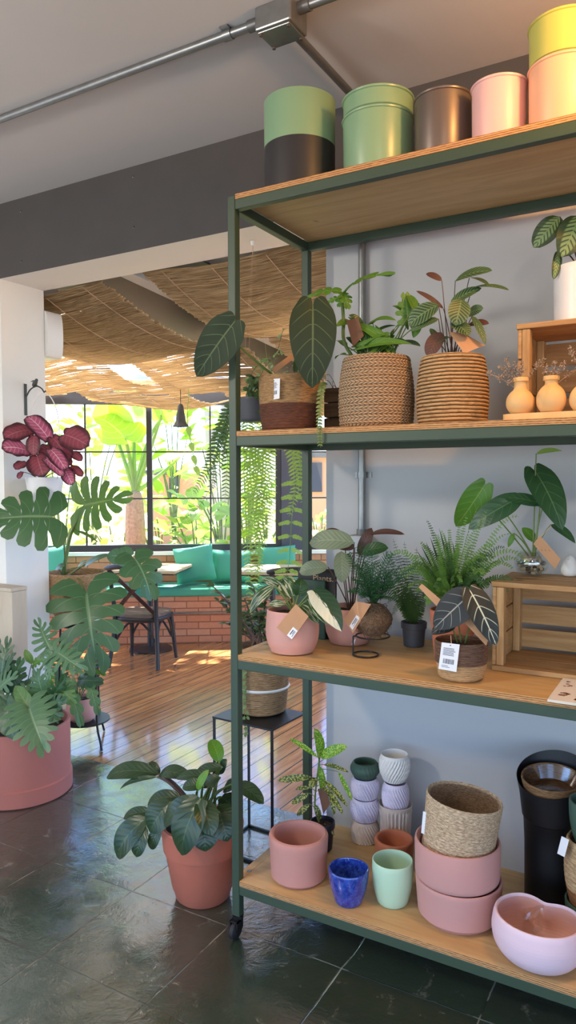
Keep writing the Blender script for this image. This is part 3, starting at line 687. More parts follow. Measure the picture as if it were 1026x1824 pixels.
MB().lathe([(0, hb*.35), (rB*.84, hb*.36), (rB*.9, hb*.97), (rB*.89, hb*.97), (rB*.83, hb*.37), (0, hb*.36)], (c2.x, c2.y, zb), 48, tilt=TM).build('plastic_liner', M['film'], t)
# black tall bucket holder with basket
M['jutedark'] = basketmat('brown_seagrass', G(150, 116, 80), G(90, 64, 44), (1, 1, 8), 50)
c = foot(981, 1630, z4, 96); k = mpp(c)
hF = zat(c.x, c.y, 1400)-z4; hB = zat(c.x, c.y+.1, 1338)-z4
n = 64; rows = []; c3 = V((c.x, c.y, z4)); rT = min(61*k, 2.695-c.y-.002); rBt = 50*k
def lift(th): return .5+.5*math.sin(th-math.radians(-10))   # high at the back
prof = [(0, 0), (.72, 0), (.74, .02), (.76, .5), (.8, .72), (.82, .73), (.84, .735), (.92, .9), (1, 1), (.985, 1.0), (.9, .9), (.78, .72), (.72, .3), (0, .3)]
mbk = MB(); rws = []
for q, (rf, zf) in enumerate(prof):
    row = []
    for j in range(n):
        th = 2*PI*j/n; H_ = hF+(hB-hF)*lift(th)*max(0, (zf-.6)/.4)**1.2 if zf > .6 else hF
        row.append(c3+V((math.cos(th)*rT*rf, math.sin(th)*rT*rf, zf*H_)))
    rws.append(row)
mbk.grid(rws, 0, None, True)
tag(mbk.build('bucket_vase', M['blackmatte'], origin=c3), 'tall black bucket with a raised back, holding a basket', 'bucket')
zz_ = z4+hF*.80; hbk = hF*.30
t = thing('woven_basket', 'brown woven basket with clear plastic lining sitting in the black bucket', 'basket', (c.x, c.y, zz_))
basket(V((c.x, c.y-.004, 0)), zz_, rT*.68, rT*.84, hbk, None, coil=8, amp=.0012, tilt=Matrix.Rotation(.12, 3, 'X')).build('woven_body', M['jutedark'], t)
MB().lathe([(0, hbk*.6), (rT*.62, hbk*.62), (rT*.79, hbk*.985), (rT*.78, hbk*.985), (rT*.6, hbk*.63), (0, hbk*.61)], (c.x, c.y-.004, zz_), 40, dr=lambda th, i, r, z: r*(1+.02*math.sin(9*th+z*60)), tilt=Matrix.Rotation(.12, 3, 'X')).build('plastic_liner', M['film'], t)
# basket stack cut by the right edge: green pot, two tone basket
c = foot(1055, 1693, z4, 84); k = mpp(c)*.95; zz = [z4, zat(c.x, c.y, 1604), zat(c.x, c.y, 1494), zat(c.x, c.y, 1428)]
o = MB().lathe(rim_prof(46*k, 50*k, zz[1]-z4, th=.008), c, 48).build('plant_pot', M['p_green'], origin=c); tag(o, 'dark green pot under the two tone basket at the right edge', 'pot')
M['jute2'] = basketmat('two_tone_basket', G(206, 176, 136), G(146, 116, 84), (1, 1, 8), 50, (zz[1]+.045,), G(150, 100, 62))
t = thing('woven_basket', 'two tone tan basket with paper tag at the right edge of the bottom shelf', 'basket', (c.x, c.y, zz[1]-.015))
basket(c, zz[1]-.02, 40*k, 47*k, zz[2]-zz[1]+.02, None, coil=14, bulge=.012).build('woven_body', M['jute2'], t)
p = PY(1003, 1508, c.y-.07); MB().obox(p, V((.0115, -.006, 0)), V((0, .0008, 0)), V((.006, 0, .028))).build('paper_tag', M['paper'], t)
o = MB().lathe(rim_prof(34*k, 45*k, zz[3]-zz[2]+.02, th=.007, bulge=.006), (c.x, c.y, zz[2]-.018), 48).build('plant_pot', M['p_green'], origin=(c.x, c.y, zz[2]-.018)); tag(o, 'dark green pot sitting in the two tone basket at the right edge', 'pot')
# kidney bowl
c = foot(955, 1747, z4, 118); c = c+V((.002, .004, 0)); k = mpp(c); h = zat(c.x, c.y, 1628)-z4; Rk = 74*k; thd = math.radians(84); dx = RT
def kid(th, i, r, z): return r*(1+.10*abs(math.cos(th-thd+PI/2))**2-.34*math.exp(-((((th-thd+PI) % (2*PI))-PI)/.5)**2)*min(1, z/h*1.2+.25))
P = [(0, 0), (.5*Rk, 0)]+[(v.x, v.z) for v in cat_rom([V((a, 0, b)) for a, b in ((.5*Rk, 0), (.74*Rk, h*.1), (.92*Rk, h*.32), (.985*Rk, h*.6), (.96*Rk, h*.85), (.93*Rk, h-.004), (.905*Rk, h), (.875*Rk, h-.001), (.86*Rk, h-.008), (.9*Rk, h*.6), (.8*Rk, h*.3), (.5*Rk, .018))], 4)][1:]+[(0, .018)]
o = MB().lathe(P, c, 80, dr=kid, mseg=lambda i, a, b: 1 if i > 32 else 0).build('kidney_bowl', [M['kidney'], M['kidneyin']], origin=c); tag(o, 'pale pink kidney shaped bowl at the front right of the bottom shelf', 'bowl')
p = c+V((-.02, .02, .06)); mbq = MB(); rr = random.Random(3); rows = [[p+RT*(-.03+.06*i/6)+V((0, 1, 0))*(.02*j/6+rr.uniform(-.006, .006))+V((0, 0, 1))*(.07*j/6+rr.uniform(-.006, .006)) for i in range(7)] for j in range(7)]
mbq.grid(rows, 0, None, smooth=False); mbq.build('plastic_sachet', M['film']); tag(bpy.data.objects['plastic_sachet'], 'crumpled clear plastic bag lying inside the pink kidney bowl', 'bag')
p = PZ(444, 1553, z4); tag(MB().obox(p+V((0, 0, .004)), RT*.007, V((0, .004, 0)), V((0, 0, .003))).build('metal_clip', M['galv'], bevel=.001), 'tiny metal clip lying on the bottom shelf near the post', 'clip')
# ================================================================ plants and things on the shelf
RP = random.Random(11)
def NN(mix=(.75, .5), jit=.25): return (-FW*mix[0]+UP*mix[1]+V((RP.uniform(-jit, jit), RP.uniform(-jit, jit), RP.uniform(-jit, jit)))).normalized()
def lv(t, mat, b, tp, wpx, y, dyb=0, dyt=0, shape='ovate', S=None, sr=.0022, smat=None, up=.04, N=None, name='leaf', **k):
    """one leaf of thing t between two seen points, at its own depth; with its stalk as a child"""
    B = PY(b[0], b[1], y+dyb) if len(b) == 2 else V(b); T = PY(tp[0], tp[1], y+dyt) if len(tp) == 2 else V(tp)
    mb = MB(); w = wpx*mpp((B+T)/2); pel = k.pop('back', .42) if shape == 'shield' else 0
    leaf(mb, B-(T-B)*pel, T, w, N if N is not None else NN(), shape, **k); o = mb.build(name, mat, t, sharp=0)
    if S is not None:
        S = V(S); c = (S+B)/2+V((0, 0, up))+(B-S)*.05; MB().tube(bez(S, c, B, 8), [sr*1.3-sr*.05*i for i in range(9)], 6).build('stalk', smat or M['stem'], o)
    return o
def sl(t, mat, b, tp, wpx, y, dyb=0, dyt=0, S=None, sr=.004, smat=None, up=.05, N=None, ctrl=None, **k):
    B = PY(b[0], b[1], y+dyb); T = PY(tp[0], tp[1], y+dyt); mb = MB(); split_leaf(mb, B, T, wpx*mpp((B+T)/2), N if N is not None else NN(), **k); o = mb.build('leaf', mat, t, sharp=0)
    if S is not None:
        S = V(S); c = ctrl if ctrl is not None else (S+B)/2+V((0, 0, up)); MB().tube(bez(S, c, B, 9), [sr*1.35-sr*.05*i for i in range(10)], 7).build('stalk', smat or M['stem'], o)
    return o
def soil(t, c, r, z): return MB().disc((c.x, c.y, z), r, 32, 0, .008, .004, 4).build('soil', M['soil'], t)
def card(t, cs, ys, mat, name='price_tag', bars=(), bmat=None, curve=0, sticker=None, hole=False):
    """thin card through four corner pixels (order round), each at depth ys"""
    if not isinstance(ys, (list, tuple)): ys = [ys]*4
    P = [PY(c[0], c[1], y) for c, y in zip(cs, ys)]; nrm = (P[1]-P[0]).cross(P[3]-P[0]).normalized()
    if nrm.dot(FW) > 0: nrm = -nrm
    def at(u, v, h=0): return P[0]*(1-u)*(1-v)+P[1]*u*(1-v)+P[2]*u*v+P[3]*(1-u)*v+nrm*(h+curve*4*u*(1-u))
    def sheet(u0, v0, u1, v1, h0, h1):
        mb = MB(); n = 8; a = [[at(u0+(u1-u0)*i/n, v0+(v1-v0)*j/2, h1) for i in range(n+1)] for j in range(3)]; b = [[at(u0+(u1-u0)*i/n, v0+(v1-v0)*j/2, h0) for i in range(n+1)] for j in range(3)]
        mb.grid(a, smooth=False); mb.grid(b[::-1], smooth=False)
        for r1, r2 in ((a[0], b[0]), (b[-1], a[-1])): mb.grid([r2, r1], smooth=False)
        mb.grid([[r[0] for r in a], [r[0] for r in b]], smooth=False); mb.grid([[r[-1] for r in b], [r[-1] for r in a]], smooth=False); return mb
    o = sheet(0, 0, 1, 1, 0, .0009).build(name, mat, t)
    if sticker:
        u0, v0, u1, v1 = sticker; s = sheet(u0, v0, u1, v1, .001, .0014).build('sticker', M['paper'], o); mb = MB()
        du, dv = u1-u0, v1-v0
        for (a, b, c, d) in ((.2, .25, .75, .4), (.2, .52, .6, .62), (.2, .72, .8, .8)):
            q = sheet(u0+du*a, v0+dv*b, u0+du*c, v0+dv*d, .0015, .0017); b0 = len(mb.v); mb.v += q.v; mb.f += [tuple(i+b0 for i in f) for f in q.f]; mb.m += q.m; mb.uv += q.uv; mb.sm += q.sm
        mb.build('print', M['ink'], s)
    if bars:
        mb = MB()
        for (a, b, c, d) in bars:
            q = sheet(a, b, c, d, .001, .0013); b0 = len(mb.v); mb.v += q.v; mb.f += [tuple(i+b0 for i in f) for f in q.f]; mb.m += q.m; mb.uv += q.uv; mb.sm += q.sm
        mb.build('print', bmat or M['ink'], o)
    return o
BARS = [(.46, .06, .54, .09)]+[(.14, .18+.05*i, .14+RP.uniform(.5, .7), .2+.05*i) for i in range(6)]
_u = .2
while _u < .78: _w = RP.uniform(.008, .03); BARS.append((_u, .58, _u+_w, .76)); _u += _w+RP.uniform(.012, .03)
BARS += [(.15, .83, .5, .845), (.15, .88, .6, .895)]
z2, z3 = ZS[1]+.0006, ZS[2]+.0006
def shelfc(px, y, z): c = PY(px, 800, y); c.z = z; return c
def fpts(a, b, y, dya=0, dyb=0, lift=30, n=8):
    A, B = PY(a[0], a[1], y+dya), PY(b[0], b[1], y+dyb); mid = PY((a[0]*.45+b[0]*.55), min(a[1], b[1])-lift, y+(dya+dyb)/2); return bez(A, mid, B, n)
# --------------------------------------------------------- second shelf: alocasia in two tone basket
c = shelfc(516, 2.215, z2); k = mpp(c); h = zat(c.x, c.y, 672)-z2; zb = zat(c.x, c.y, 720)
M['jbas1'] = basketmat('tan_over_brown_seagrass', G(190, 152, 108), G(128, 96, 66), (1, 1, 10), 44, (zb,), G(112, 74, 60))
t = thing('potted_alocasia', 'tan and dark brown basket with two big grey green leaves, left on the upper shelf', 'potted plant', c)
basket(c, z2, 49*k, 54*k, h, None, coil=20, amp=.001, bulge=.004).build('basket', M['jbas1'], t); soil(t, c, 49*k, z2+h*.86); S = c+V((0, 0, h*.86))
lv(t, L['alo'], (404, 593), (350, 671), 72, 1.99, 0, .0, 'shield', back=.24, S=S+V((-.01, 0, 0)), sr=.0035, up=-.02, N=(-FW*.9+UP*.25+RT*.15), nu=14, nv=16, arch=.06, fold=.05)
lv(t, L['alo'], (557, 583), (556, 692), 84, 2.09, 0, .0, 'shield', back=.38, S=S+V((.02, .02, 0)), sr=.0035, up=.06, N=(-FW*.95+UP*.15), nu=14, nv=16, arch=.07, fold=.04)
lv(t, L['philodark'], (526, 662), (527, 638), 11, 2.2, S=S, up=0)
lv(t, L['philo'], (554, 658), (556, 692), 18, 2.12, 0, -.01, 'lance', S=S+V((.03, 0, 0)))
card(t, [(478, 676), (499, 674), (498, 710), (474, 714)], [c.y-42*k-.013, c.y-54*k-.011, c.y-53*k-.011, c.y-40*k-.013], M['paper'], 'paper_tag', BARS)
card(t, [(490, 664), (483, 657), (520, 630), (525, 638)], [c.y-.05, c.y-.05, c.y-.0, c.y-.0], M['kraft'], 'kraft_tag', sticker=None)
# weathered box with trailing hearts
a = shelfc(577, 2.33, z2); b = shelfc(606, 2.33, z2); hh = zat(a.x, a.y, 691)-z2
t = thing('trailing_plant', 'small weathered wooden box with a string of leaves hanging over the shelf edge', 'potted plant', (a.x, 2.33, z2))
mb = MB()
for i in range(3): mb.box((a.x, 2.33, z2+hh*i/3+.002), (b.x+.05, 2.342, z2+hh*(i+1)/3-.002)); mb.box((a.x, 2.46, z2+hh*i/3+.002), (b.x+.05, 2.472, z2+hh*(i+1)/3-.002)); mb.box((a.x, 2.343, z2+hh*i/3+.002), (a.x+.01, 2.459, z2+hh*(i+1)/3-.002)); mb.box((b.x+.04, 2.343, z2+hh*i/3+.002), (b.x+.05, 2.459, z2+hh*(i+1)/3-.002))
mb.box((a.x+.01, 2.343, z2), (b.x+.04, 2.459, z2+.01)); mb.build('wooden_box', M['cratedark'], t, bevel=.002)
MB().box((a.x+.01, 2.343, z2+.02), (b.x+.04, 2.459, z2+hh-.01)).build('soil', M['soil'], t)
tp = cat_rom([V((a.x+.02, 2.38, z2+hh-.01)), PY(584, 678, 2.3), PY(574, 690, 2.12), PY(570, 730, 2.052), PY(570, 765, 2.046), PY(571, 797, 2.05)], 6); MB().tube(tp, .0011, 5).build('stem', M['stem'], t)
for i in range(10, len(tp)-1):
    for sg in (-1, 1): mb = MB(); leaf(mb, tp[i], tp[i]+RT*(sg*.015*(1.2-i/len(tp)*.7))+V((0, -.004, -.006)), .013*(1.2-i/len(tp)*.7), NN(), 'heart', nu=4, nv=5); mb.build('leaf', L['ivy'], t, sharp=0)
for ex, ey in ((596, 752), (590, 668), (603, 700)): MB().tube(bez(V((a.x+.03, 2.38, z2+hh-.01)), PY(588, 660, 2.36), PY(ex-8, ey, 2.32), 8), .001, 4).build('stem', M['stemdark'], t)
# --------------------------------------------------------- braided basket
c = shelfc(670, 2.21, z2); k = mpp(c); h = zat(c.x, c.y, 638)-z2
t = thing('potted_philodendron', 'cream braided basket with bright green lobed leaves in the middle of the upper shelf', 'potted plant', c)
basket(c, z2, 64*k, 58*k, h, None, n=96, coil=16, amp=.0025, bulge=.009).build('basket', M['braid'], t, sharp=70); soil(t, c, 54*k, z2+h*.85); S0 = c+V((0, 0, h*.85)); y = c.y
st = [S0+V((-.05, 0, 0)), PY(614, 612, y), PY(612, 570, y), PY(610, 545, y), PY(608, 522, y)]; MB().tube(cat_rom(st, 4), .006, 8).build('main_stem', M['stem'], t); top = PY(609, 524, y)
for b, tt, w, kind in (((606, 520), (552, 532), 24, 0), ((616, 520), (693, 493), 25, 0), ((608, 531), (584, 540), 13, 0), ((610, 522), (618, 548), 24, 1), ((612, 527), (604, 545), 14, 1)):
    sl(t, L['philo'], b, tt, w*1.15, y, 0, -.02, nl=4, u0=.45, gmin=.8, tipw=.5, shape='ovate', arch=.14, fold=.2, S=top, sr=.0018, up=.01)
for b, tt, w in (((620, 575), (598, 582), 18), ((626, 566), (648, 578), 16), ((612, 615), (599, 607), 16), ((664, 577), (706, 571), 18), ((668, 596), (705, 580), 16), ((690, 598), (672, 606), 16), ((700, 598), (712, 580), 15), ((728, 575), (718, 524), 24), ((738, 548), (724, 524), 18), ((726, 562), (698, 545), 13), ((742, 580), (736, 602), 18), ((735, 560), (748, 540), 16), ((650, 622), (660, 590), 20), ((662, 622), (685, 600), 20), ((640, 625), (628, 605), 16), ((680, 625), (700, 612), 18), ((615, 632), (597, 640), 14), ((720, 635), (729, 652), 14), ((690, 622), (722, 606), 18), ((655, 600), (640, 590), 14))+tuple(((RP.uniform(640, 700), RP.uniform(605, 628)), (RP.uniform(612, 735), RP.uniform(575, 618)), RP.uniform(15, 22)) for _ in range(18)):
    lv(t, L['philo'] if RP.random() < .75 else L['philodark'], b, tt, w, y, RP.uniform(-.03, .03), RP.uniform(-.05, .04), 'heart' if w > 15 else 'ovate', S=S0+V((RP.uniform(-.05, .05), RP.uniform(-.03, .03), 0)), sr=.0018, up=.02, arch=.12, fold=.2)
lv(t, L['philodark'], (712, 612), (749, 617), 30, y, 0, -.02, 'heart', S=S0+V((.05, 0, 0)))
sl(t, L['philo'], (726, 570), (722, 526), 42, y, .0, .0, nl=4, u0=.5, gmin=.6, tipw=.6, shape='heart', arch=.05, S=S0+V((.04, .02, 0)), sr=.002)
card(t, [(617, 571), (638, 566), (648, 598), (629, 618)], y-.03, M['kraftdark'], 'brown_tag')
# --------------------------------------------------------- rope basket with striped calathea
c = shelfc(805, 2.21, z2); k = mpp(c); h = zat(c.x, c.y, 636)-z2
M['rope'] = ropemat((h-.011)/18, .008)
t = thing('potted_calathea', 'coiled rope basket with striped dark leaves on thin stalks, right of the braided basket', 'potted plant', c)
basket(c, z2, 59*k, 54*k, h, None, n=90, coil=18, amp=.0035, bulge=.009).build('basket', M['rope'], t, sharp=75); soil(t, c, 50*k, z2+h*.86); S0 = c+V((-.005, 0, h*.86)); y = c.y
for b, tt, w, mt, dyb, dyt in (((787, 500), (759, 487), 12, 'calback', 0, .0), ((811, 500), (877, 482), 25, 'calstripe', 0, -.03), ((836, 495), (871, 509), 16, 'calstripe', .02, 0), ((841, 513), (907, 517), 15, 'calstripe', 0, -.02), ((802, 543), (858, 513), 25, 'calstripe', -.02, 0), ((822, 533), (811, 580), 36, 'calstripe', -.04, -.07), ((833, 560), (861, 549), 20, 'calstripe', 0, -.02), ((781, 543), (727, 580), 34, 'calstripe', -.02, -.04), ((781, 568), (731, 590), 18, 'calstripe', -.02, -.05), ((832, 580), (871, 577), 19, 'calback', 0, -.02), ((841, 563), (865, 614), 13, 'calstripe', -.02, -.05), ((786, 592), (762, 636), 28, 'calback', -.03, -.06), ((806, 574), (835, 598), 30, 'calstripe', -.04, -.06), ((790, 550), (741, 518), 9, 'calback', .02, 0), ((800, 600), (775, 612), 10, 'calstripe', -.03, -.05), ((782, 612), (766, 585), 12, 'calstripe', 0, 0)):
    lv(t, L[mt], b, tt, w*1.1, y, dyb, dyt, 'ellip', S=S0+V((RP.uniform(-.02, .02), RP.uniform(-.02, .02), 0)), sr=.0015, smat=M['stemdark'], up=.02, arch=.08, fold=.12, nu=8)
card(t, [(800, 592), (833, 598), (864, 616), (827, 631)], [y-.06, y-.02, y-.03, y-.07], M['kraft'], 'kraft_tag', curve=.004)
# --------------------------------------------------------- crates
def crate(name, label, x0, x1, y0, y1, z0, z1, tb=.016):
    t = thing(name, label, 'crate', ((x0+x1)/2, (y0+y1)/2, z0))
    def plank(*bx, m='crate'): MB().box(bx[0], bx[1]).build('slat', M[m], t, bevel=.0025)
    n = 2; d = (y1-y0)
    for i in range(n):   # top and bottom boards run along the crate
        ya, yb = y0+d*i/n+.002, y0+d*(i+1)/n-.002
        plank((x0-.004, ya, z1-tb), (x1+.004, yb, z1)); plank((x0, ya, z0), (x1, yb, z0+tb))
    hz = (z1-z0-2*tb); g = .018
    for i in range(3):   # back slats with gaps
        za = z0+tb+hz*i/3+g*.5; plank((x0+.004, y1-.012, za), (x1-.004, y1-.0005, z0+tb+hz*(i+1)/3-g*.5))
    for x, s in ((x0, 1), (x1, -1)):   # ends: two slats set across and posts inside the corners
        for i in range(3):
            za = z0+tb+.001+hz*i/3; xx = sorted((x, x+s*.012)); plank((xx[0], y0+.006, za), (xx[1], y1-.014, z0+tb+hz*(i+1)/3-.004 if i < 2 else z1-tb-.001))
        for ya, yb in ((y0+.004, y0+.04), (y1-.05, y1-.014)):
            xx = sorted((x+s*.0125, x+s*.036)); MB().box((xx[0], ya, z0+tb+.001), (xx[1], yb, z1-tb-.001)).build('corner_post', M['cratev'], t, bevel=.003)
    return t
xl = PY(921, 640, 2.27).x; zt2 = zat(xl, 2.27, 577); crate('wooden_crate', 'pine crate on its side with wooden vases before it, on the upper shelf', xl, xl+.46, 2.27, 2.54, z2, zt2)
pl = PZ(875, 1194, z3); zt3 = zat(pl.x, pl.y, 1036); crate('wooden_crate', 'pine crate on its side on the third shelf, under the glass vase', pl.x, pl.x+.5, pl.y, 2.56, z3, zt3)
# white pot with feather calathea on the upper crate
zc_ = zt2+.0006; c = PY(1040, 560, 2.40); c.z = zc_; k = mpp(c); h = zat(c.x, c.y, 476)-zc_
t = thing('potted_calathea', 'white cylindrical pot with feather patterned leaves on the upper crate', 'potted plant', c)
MB().lathe(rim_prof(50*k, 52*k, h, th=.006), c, 56).build('pot', M['whitepot'], t); soil(t, c, 46*k, zc_+h*.9); S0 = c+V((-.01, 0, h*.9)); y = c.y
for b, tt, w, dyb, dyt in (((997, 386), (950, 441), 40, -.03, -.05), ((1032, 384), (1000, 458), 52, -.06, -.09), ((994, 446), (986, 498), 17, -.06, -.07), ((1050, 385), (1090, 440), 50, 0, 0), ((1045, 400), (1060, 350), 40, 0, .03)):
    lv(t, L['calfeather'], b, tt, w, y, dyb, dyt, 'ellip', S=S0, sr=.002, smat=M['stemdark'], up=.04, nu=8, arch=.1, fold=.1, wav=.03, N=-FW*.9+UP*.2)
# turned wooden vases on their tray
vy = 2.125; x0_, x1_ = PY(893, 742, 2.10).x, PY(1100, 742, 2.10).x
tr = MB(); n = 40; P_ = []
for i in range(n):
    th = 2*PI*i/n; P_.append((((x0_+x1_)/2+(x1_-x0_)/2*math.copysign(abs(math.cos(th))**.35, math.cos(th))), 2.135+.045*math.copysign(abs(math.sin(th))**.5, math.sin(th))))
tr.grid([[V((p[0], p[1], z)) for p in P_] for z in (z2, z2+.016, z2+.018)], 0, None, True, False); tr.add([V((p[0], p[1], z2+.018)) for p in P_], [tuple(range(n))], smooth=False)
o = tr.build('vase_tray', M['vasewood']); tag(o, 'long pale wooden tray under the three wooden vases', 'tray')
zv = z2+.0186
def sprig(mb, p, d, ln, rr, m=0):
    pts = bez(p, p+d*ln*.5+V((0, 0, .01)), p+d*ln-V((0, 0, ln*.12)), 8); mb.tube(pts, .001, 4, m, False)
    for i in range(46):
        q = pts[rr.randint(3, 8)]+V((rr.gauss(0, .004), rr.gauss(0, .004), rr.gauss(0, .004))); e = V((rr.uniform(-1, 1), rr.uniform(-1, 1), rr.uniform(-.6, 1))).normalized()*rr.uniform(.004, .009); mb.tube([q, q+e], [.002, .0009], 4, m, False)
def vase(px0, px1, pyr, pyn, nk, label, seed, sprigs):
    c = PY((px0+px1)/2, 735, vy); c.z = zv; k = mpp(c); h = zat(c.x, c.y, pyr)-zv; zn = zat(c.x, c.y, pyn)-zv; R_ = (px1-px0)/2*k; rn = nk*k; t = thing('wooden_vase', label, 'vase', c, 'turned wooden vases')
    P = [(0, 0), (R_*.55, 0), (R_*.7, .003), (R_*.92, zn*.25), (R_, zn*.48), (R_*.93, zn*.75), (R_*.7, zn*.97), (rn*1.02, zn*1.1), (rn*.95, (zn+h)/2), (rn, h-.013), (rn*1.2, h-.011), (rn*1.22, h-.002), (rn*1.15, h), (rn*.7, h), (rn*.6, zn), (0, zn)]
    Q_ = cat_rom([V((a, 0, b)) for a, b in P[2:9]], 3); P = P[:2]+[(v.x, v.z) for v in Q_]+P[9:]
    MB().lathe(P, c, 48).build('vase_body', M['vasewood'], t); rr = random.Random(seed)
    for dx, dz, ln in sprigs:
        mb = MB(); sprig(mb, c+V((dx*.006, 0, zn)), (RT*dx+V((0, rr.uniform(-.3, .3), dz))).normalized(), ln+h-zn, rr); mb.build('dried_sprig', M['dry'], t, sharp=0)
vase(902, 951, 673, 698, 11.5, 'leftmost wooden vase with dried flowers on the tray', 1, [(-.8, .6, .075), (-.35, 1, .07), (.5, .9, .075), (.1, 1, .055), (-.55, .8, .06), (-.1, 1, .05)])
vase(956, 1007, 670, 690, 11.5, 'second wooden vase, egg shaped, with a sprig leaning right', 2, [(.9, .75, .09), (.4, .9, .05), (-.3, 1, .035), (.1, 1, .05)])
vase(1015, 1066, 668, 690, 11.5, 'wooden vase cut by the right edge of the photo', 3, [(-.3, 1, .09), (.3, 1, .09), (-.1, 1, .07)])
# --------------------------------------------------------- third shelf: variegated philodendron
c = foot(521, 1169, z3, 74); k = mpp(c); h = zat(c.x, c.y, 1084)-z3
t = thing('potted_philodendron', 'round pink pot with variegated leaves and kraft tag at left of the third shelf', 'potted plant', c)
P = [(0, 0), (30*k, 0), (38*k, .004), (45*k, h*.25), (47.5*k, h*.5), (46.5*k, h*.75), (45*k, h-.003), (44*k, h), (42*k, h-.003), (43*k, h*.6), (30*k, h*.3), (0, h*.3)]
Q_ = cat_rom([V((a, 0, b)) for a, b in P[2:7]], 5); P = P[:2]+[(v.x, v.z) for v in Q_]+P[7:]
MB().lathe(P, c, 64).build('pot', M['potpink'], t); soil(t, c, 42.5*k, z3+h*.86); S0 = c+V((.005, 0, h*.86)); y = c.y
for b, tt, w, mt, dyb, dyt, sh in (((489, 1043), (445, 1093), 25, 'varieg', -.02, -.04, 'lance'), ((505, 1047), (466, 1031), 18, 'varieg', .02, .04, 'lance'), ((522, 1062), (503, 1030), 42, 'varieg', .02, .05, 'ovate'), ((532, 1060), (536, 1030), 30, 'philodark', .02, .04, 'ovate'), ((506, 1075), (478, 1077), 14, 'varieg', -.02, -.04, 'ovate'), ((536, 1080), (567, 1111), 34, 'varieg', -.03, -.06, 'ovate'), ((553, 1067), (587, 1114), 27, 'varieg', -.03, -.06, 'ovate'), ((558, 1052), (609, 1125), 44, 'half', -.02, -.06, 'ovate')):
    lv(t, L[mt], b, tt, w, y, dyb, dyt, sh, S=S0+V((RP.uniform(-.012, .012), 0, 0)), sr=.0032, up=.015, nu=8, arch=.12, fold=.16)
yt = c.y-47*k-.004
card(t, [(527, 1076), (493, 1118), (520, 1140), (550, 1098)], [yt+.012, yt, yt-.003, yt], M['kraft'], 'kraft_tag', sticker=(.62, .66, .98, .98))
# second pink pot with silver calathea
c = foot(622, 1152, z3, 66); k = mpp(c); h = zat(c.x, c.y, 1080)-z3
t = thing('potted_calathea', 'pink pot with silvery leaves behind the moss ball', 'potted plant', c)
P = [(0, 0), (28*k, 0), (34*k, .004), (41*k, h*.3), (43.5*k, h*.55), (42.5*k, h*.8), (41.5*k, h-.003), (40.5*k, h), (38*k, h-.003), (30*k, h*.4), (0, h*.4)]
MB().lathe(P, c, 56).build('pot', M['potpink'], t, sharp=60); soil(t, c, 37*k, z3+h*.85); S0 = c+V((0, 0, h*.85)); y = c.y
for b, tt, w, mt, dyb, dyt in (((631, 966), (551, 967), 36, 'calpale', -.03, -.05), ((632, 976), (598, 970), 18, 'calback', -.02, -.02), ((608, 982), (609, 1038), 28, 'calpale', -.06, -.09), ((584, 1010), (533, 1019), 26, 'calpale', -.03, -.05), ((660, 952), (721, 952), 11, 'calback', .04, .04), ((645, 985), (692, 976), 24, 'philodark', 0, 0), ((640, 990), (662, 940), 20, 'calback', .03, .05), ((612, 955), (575, 948), 16, 'calback', .0, .0), ((610, 1020), (622, 985), 18, 'calpale', 0, 0)):
    lv(t, L[mt], b, tt, w*1.1, y, dyb, dyt, 'ellip', S=S0+V((RP.uniform(-.02, .02), 0, 0)), sr=.002, smat=M['stemdark'], up=.02, nu=8, arch=.14, fold=.1)
card(t, [(634, 1137), (631, 1148), (626, 1148), (631, 1140)], c.y-43*k-.006, M['paper'], 'paper_tag')
# kokedama
cb = PZ(651, 1170, z3); k = mpp(cb); cb = cb+hdir(cb)*10*k; kk = k
t = thing('moss_ball_plant', 'moss ball with feathery fern on a black wire stand', 'potted plant', cb)
R1 = 23*k; pr = [cb+V((R1*math.cos(a), R1*math.sin(a), .004)) for a in [2*PI*i/32 for i in range(32)]]
bc = PY(664, 1103, cb.y+.01); rb_ = 34*k; zr_ = zat(cb.x, cb.y, 1132); R2 = 30*k; rc = V((bc.x, bc.y, zr_))
stn = MB(); stn.tube(pr, .003, 8, closed=True); stn.tube([rc+V((R2*math.cos(a), R2*math.sin(a), 0)) for a in [2*PI*i/32 for i in range(32)]], .003, 8, closed=True)
pa = PY(633, 1166, cb.y-.01); pa = V((cb.x-R1*.75, cb.y-R1*.66, .004+z3)); stn.tube([pa, V((pa.x, pa.y, zr_))], .003, 8); stn.tube([V((pa.x, pa.y, zr_)), rc+V((-R2*.8, -R2*.6, 0))], .003, 8); stn.build('wire_stand', M['black'], t)
rq = random.Random(4); mb = MB(); prof = [(rb_*math.sin(PI*i/16)*(1+.05*math.sin(i)), -rb_*.9*math.cos(PI*i/16)) for i in range(17)]; prof = [(max(.001, a), b) for a, b in prof]
mb.lathe(prof, bc, 40, dr=lambda th, i, r, z: r*(1+rq.uniform(-.07, .05)))
for i in range(160):
    a, e = rq.uniform(0, 2*PI), rq.uniform(-1, 1); d = V((math.cos(a)*math.sqrt(1-e*e), math.sin(a)*math.sqrt(1-e*e), e)); p = bc+d*rb_*.95; mb.tube([p, p+(d.cross(V((rq.gauss(0, 1), rq.gauss(0, 1), rq.gauss(0, 1)))).normalized()*.8+d*.4)*rb_*.3], .0007, 4, 0, False)
mb.build('moss_ball', M['moss'], t, sharp=0)
S0 = bc+V((0, 0, rb_*.8))
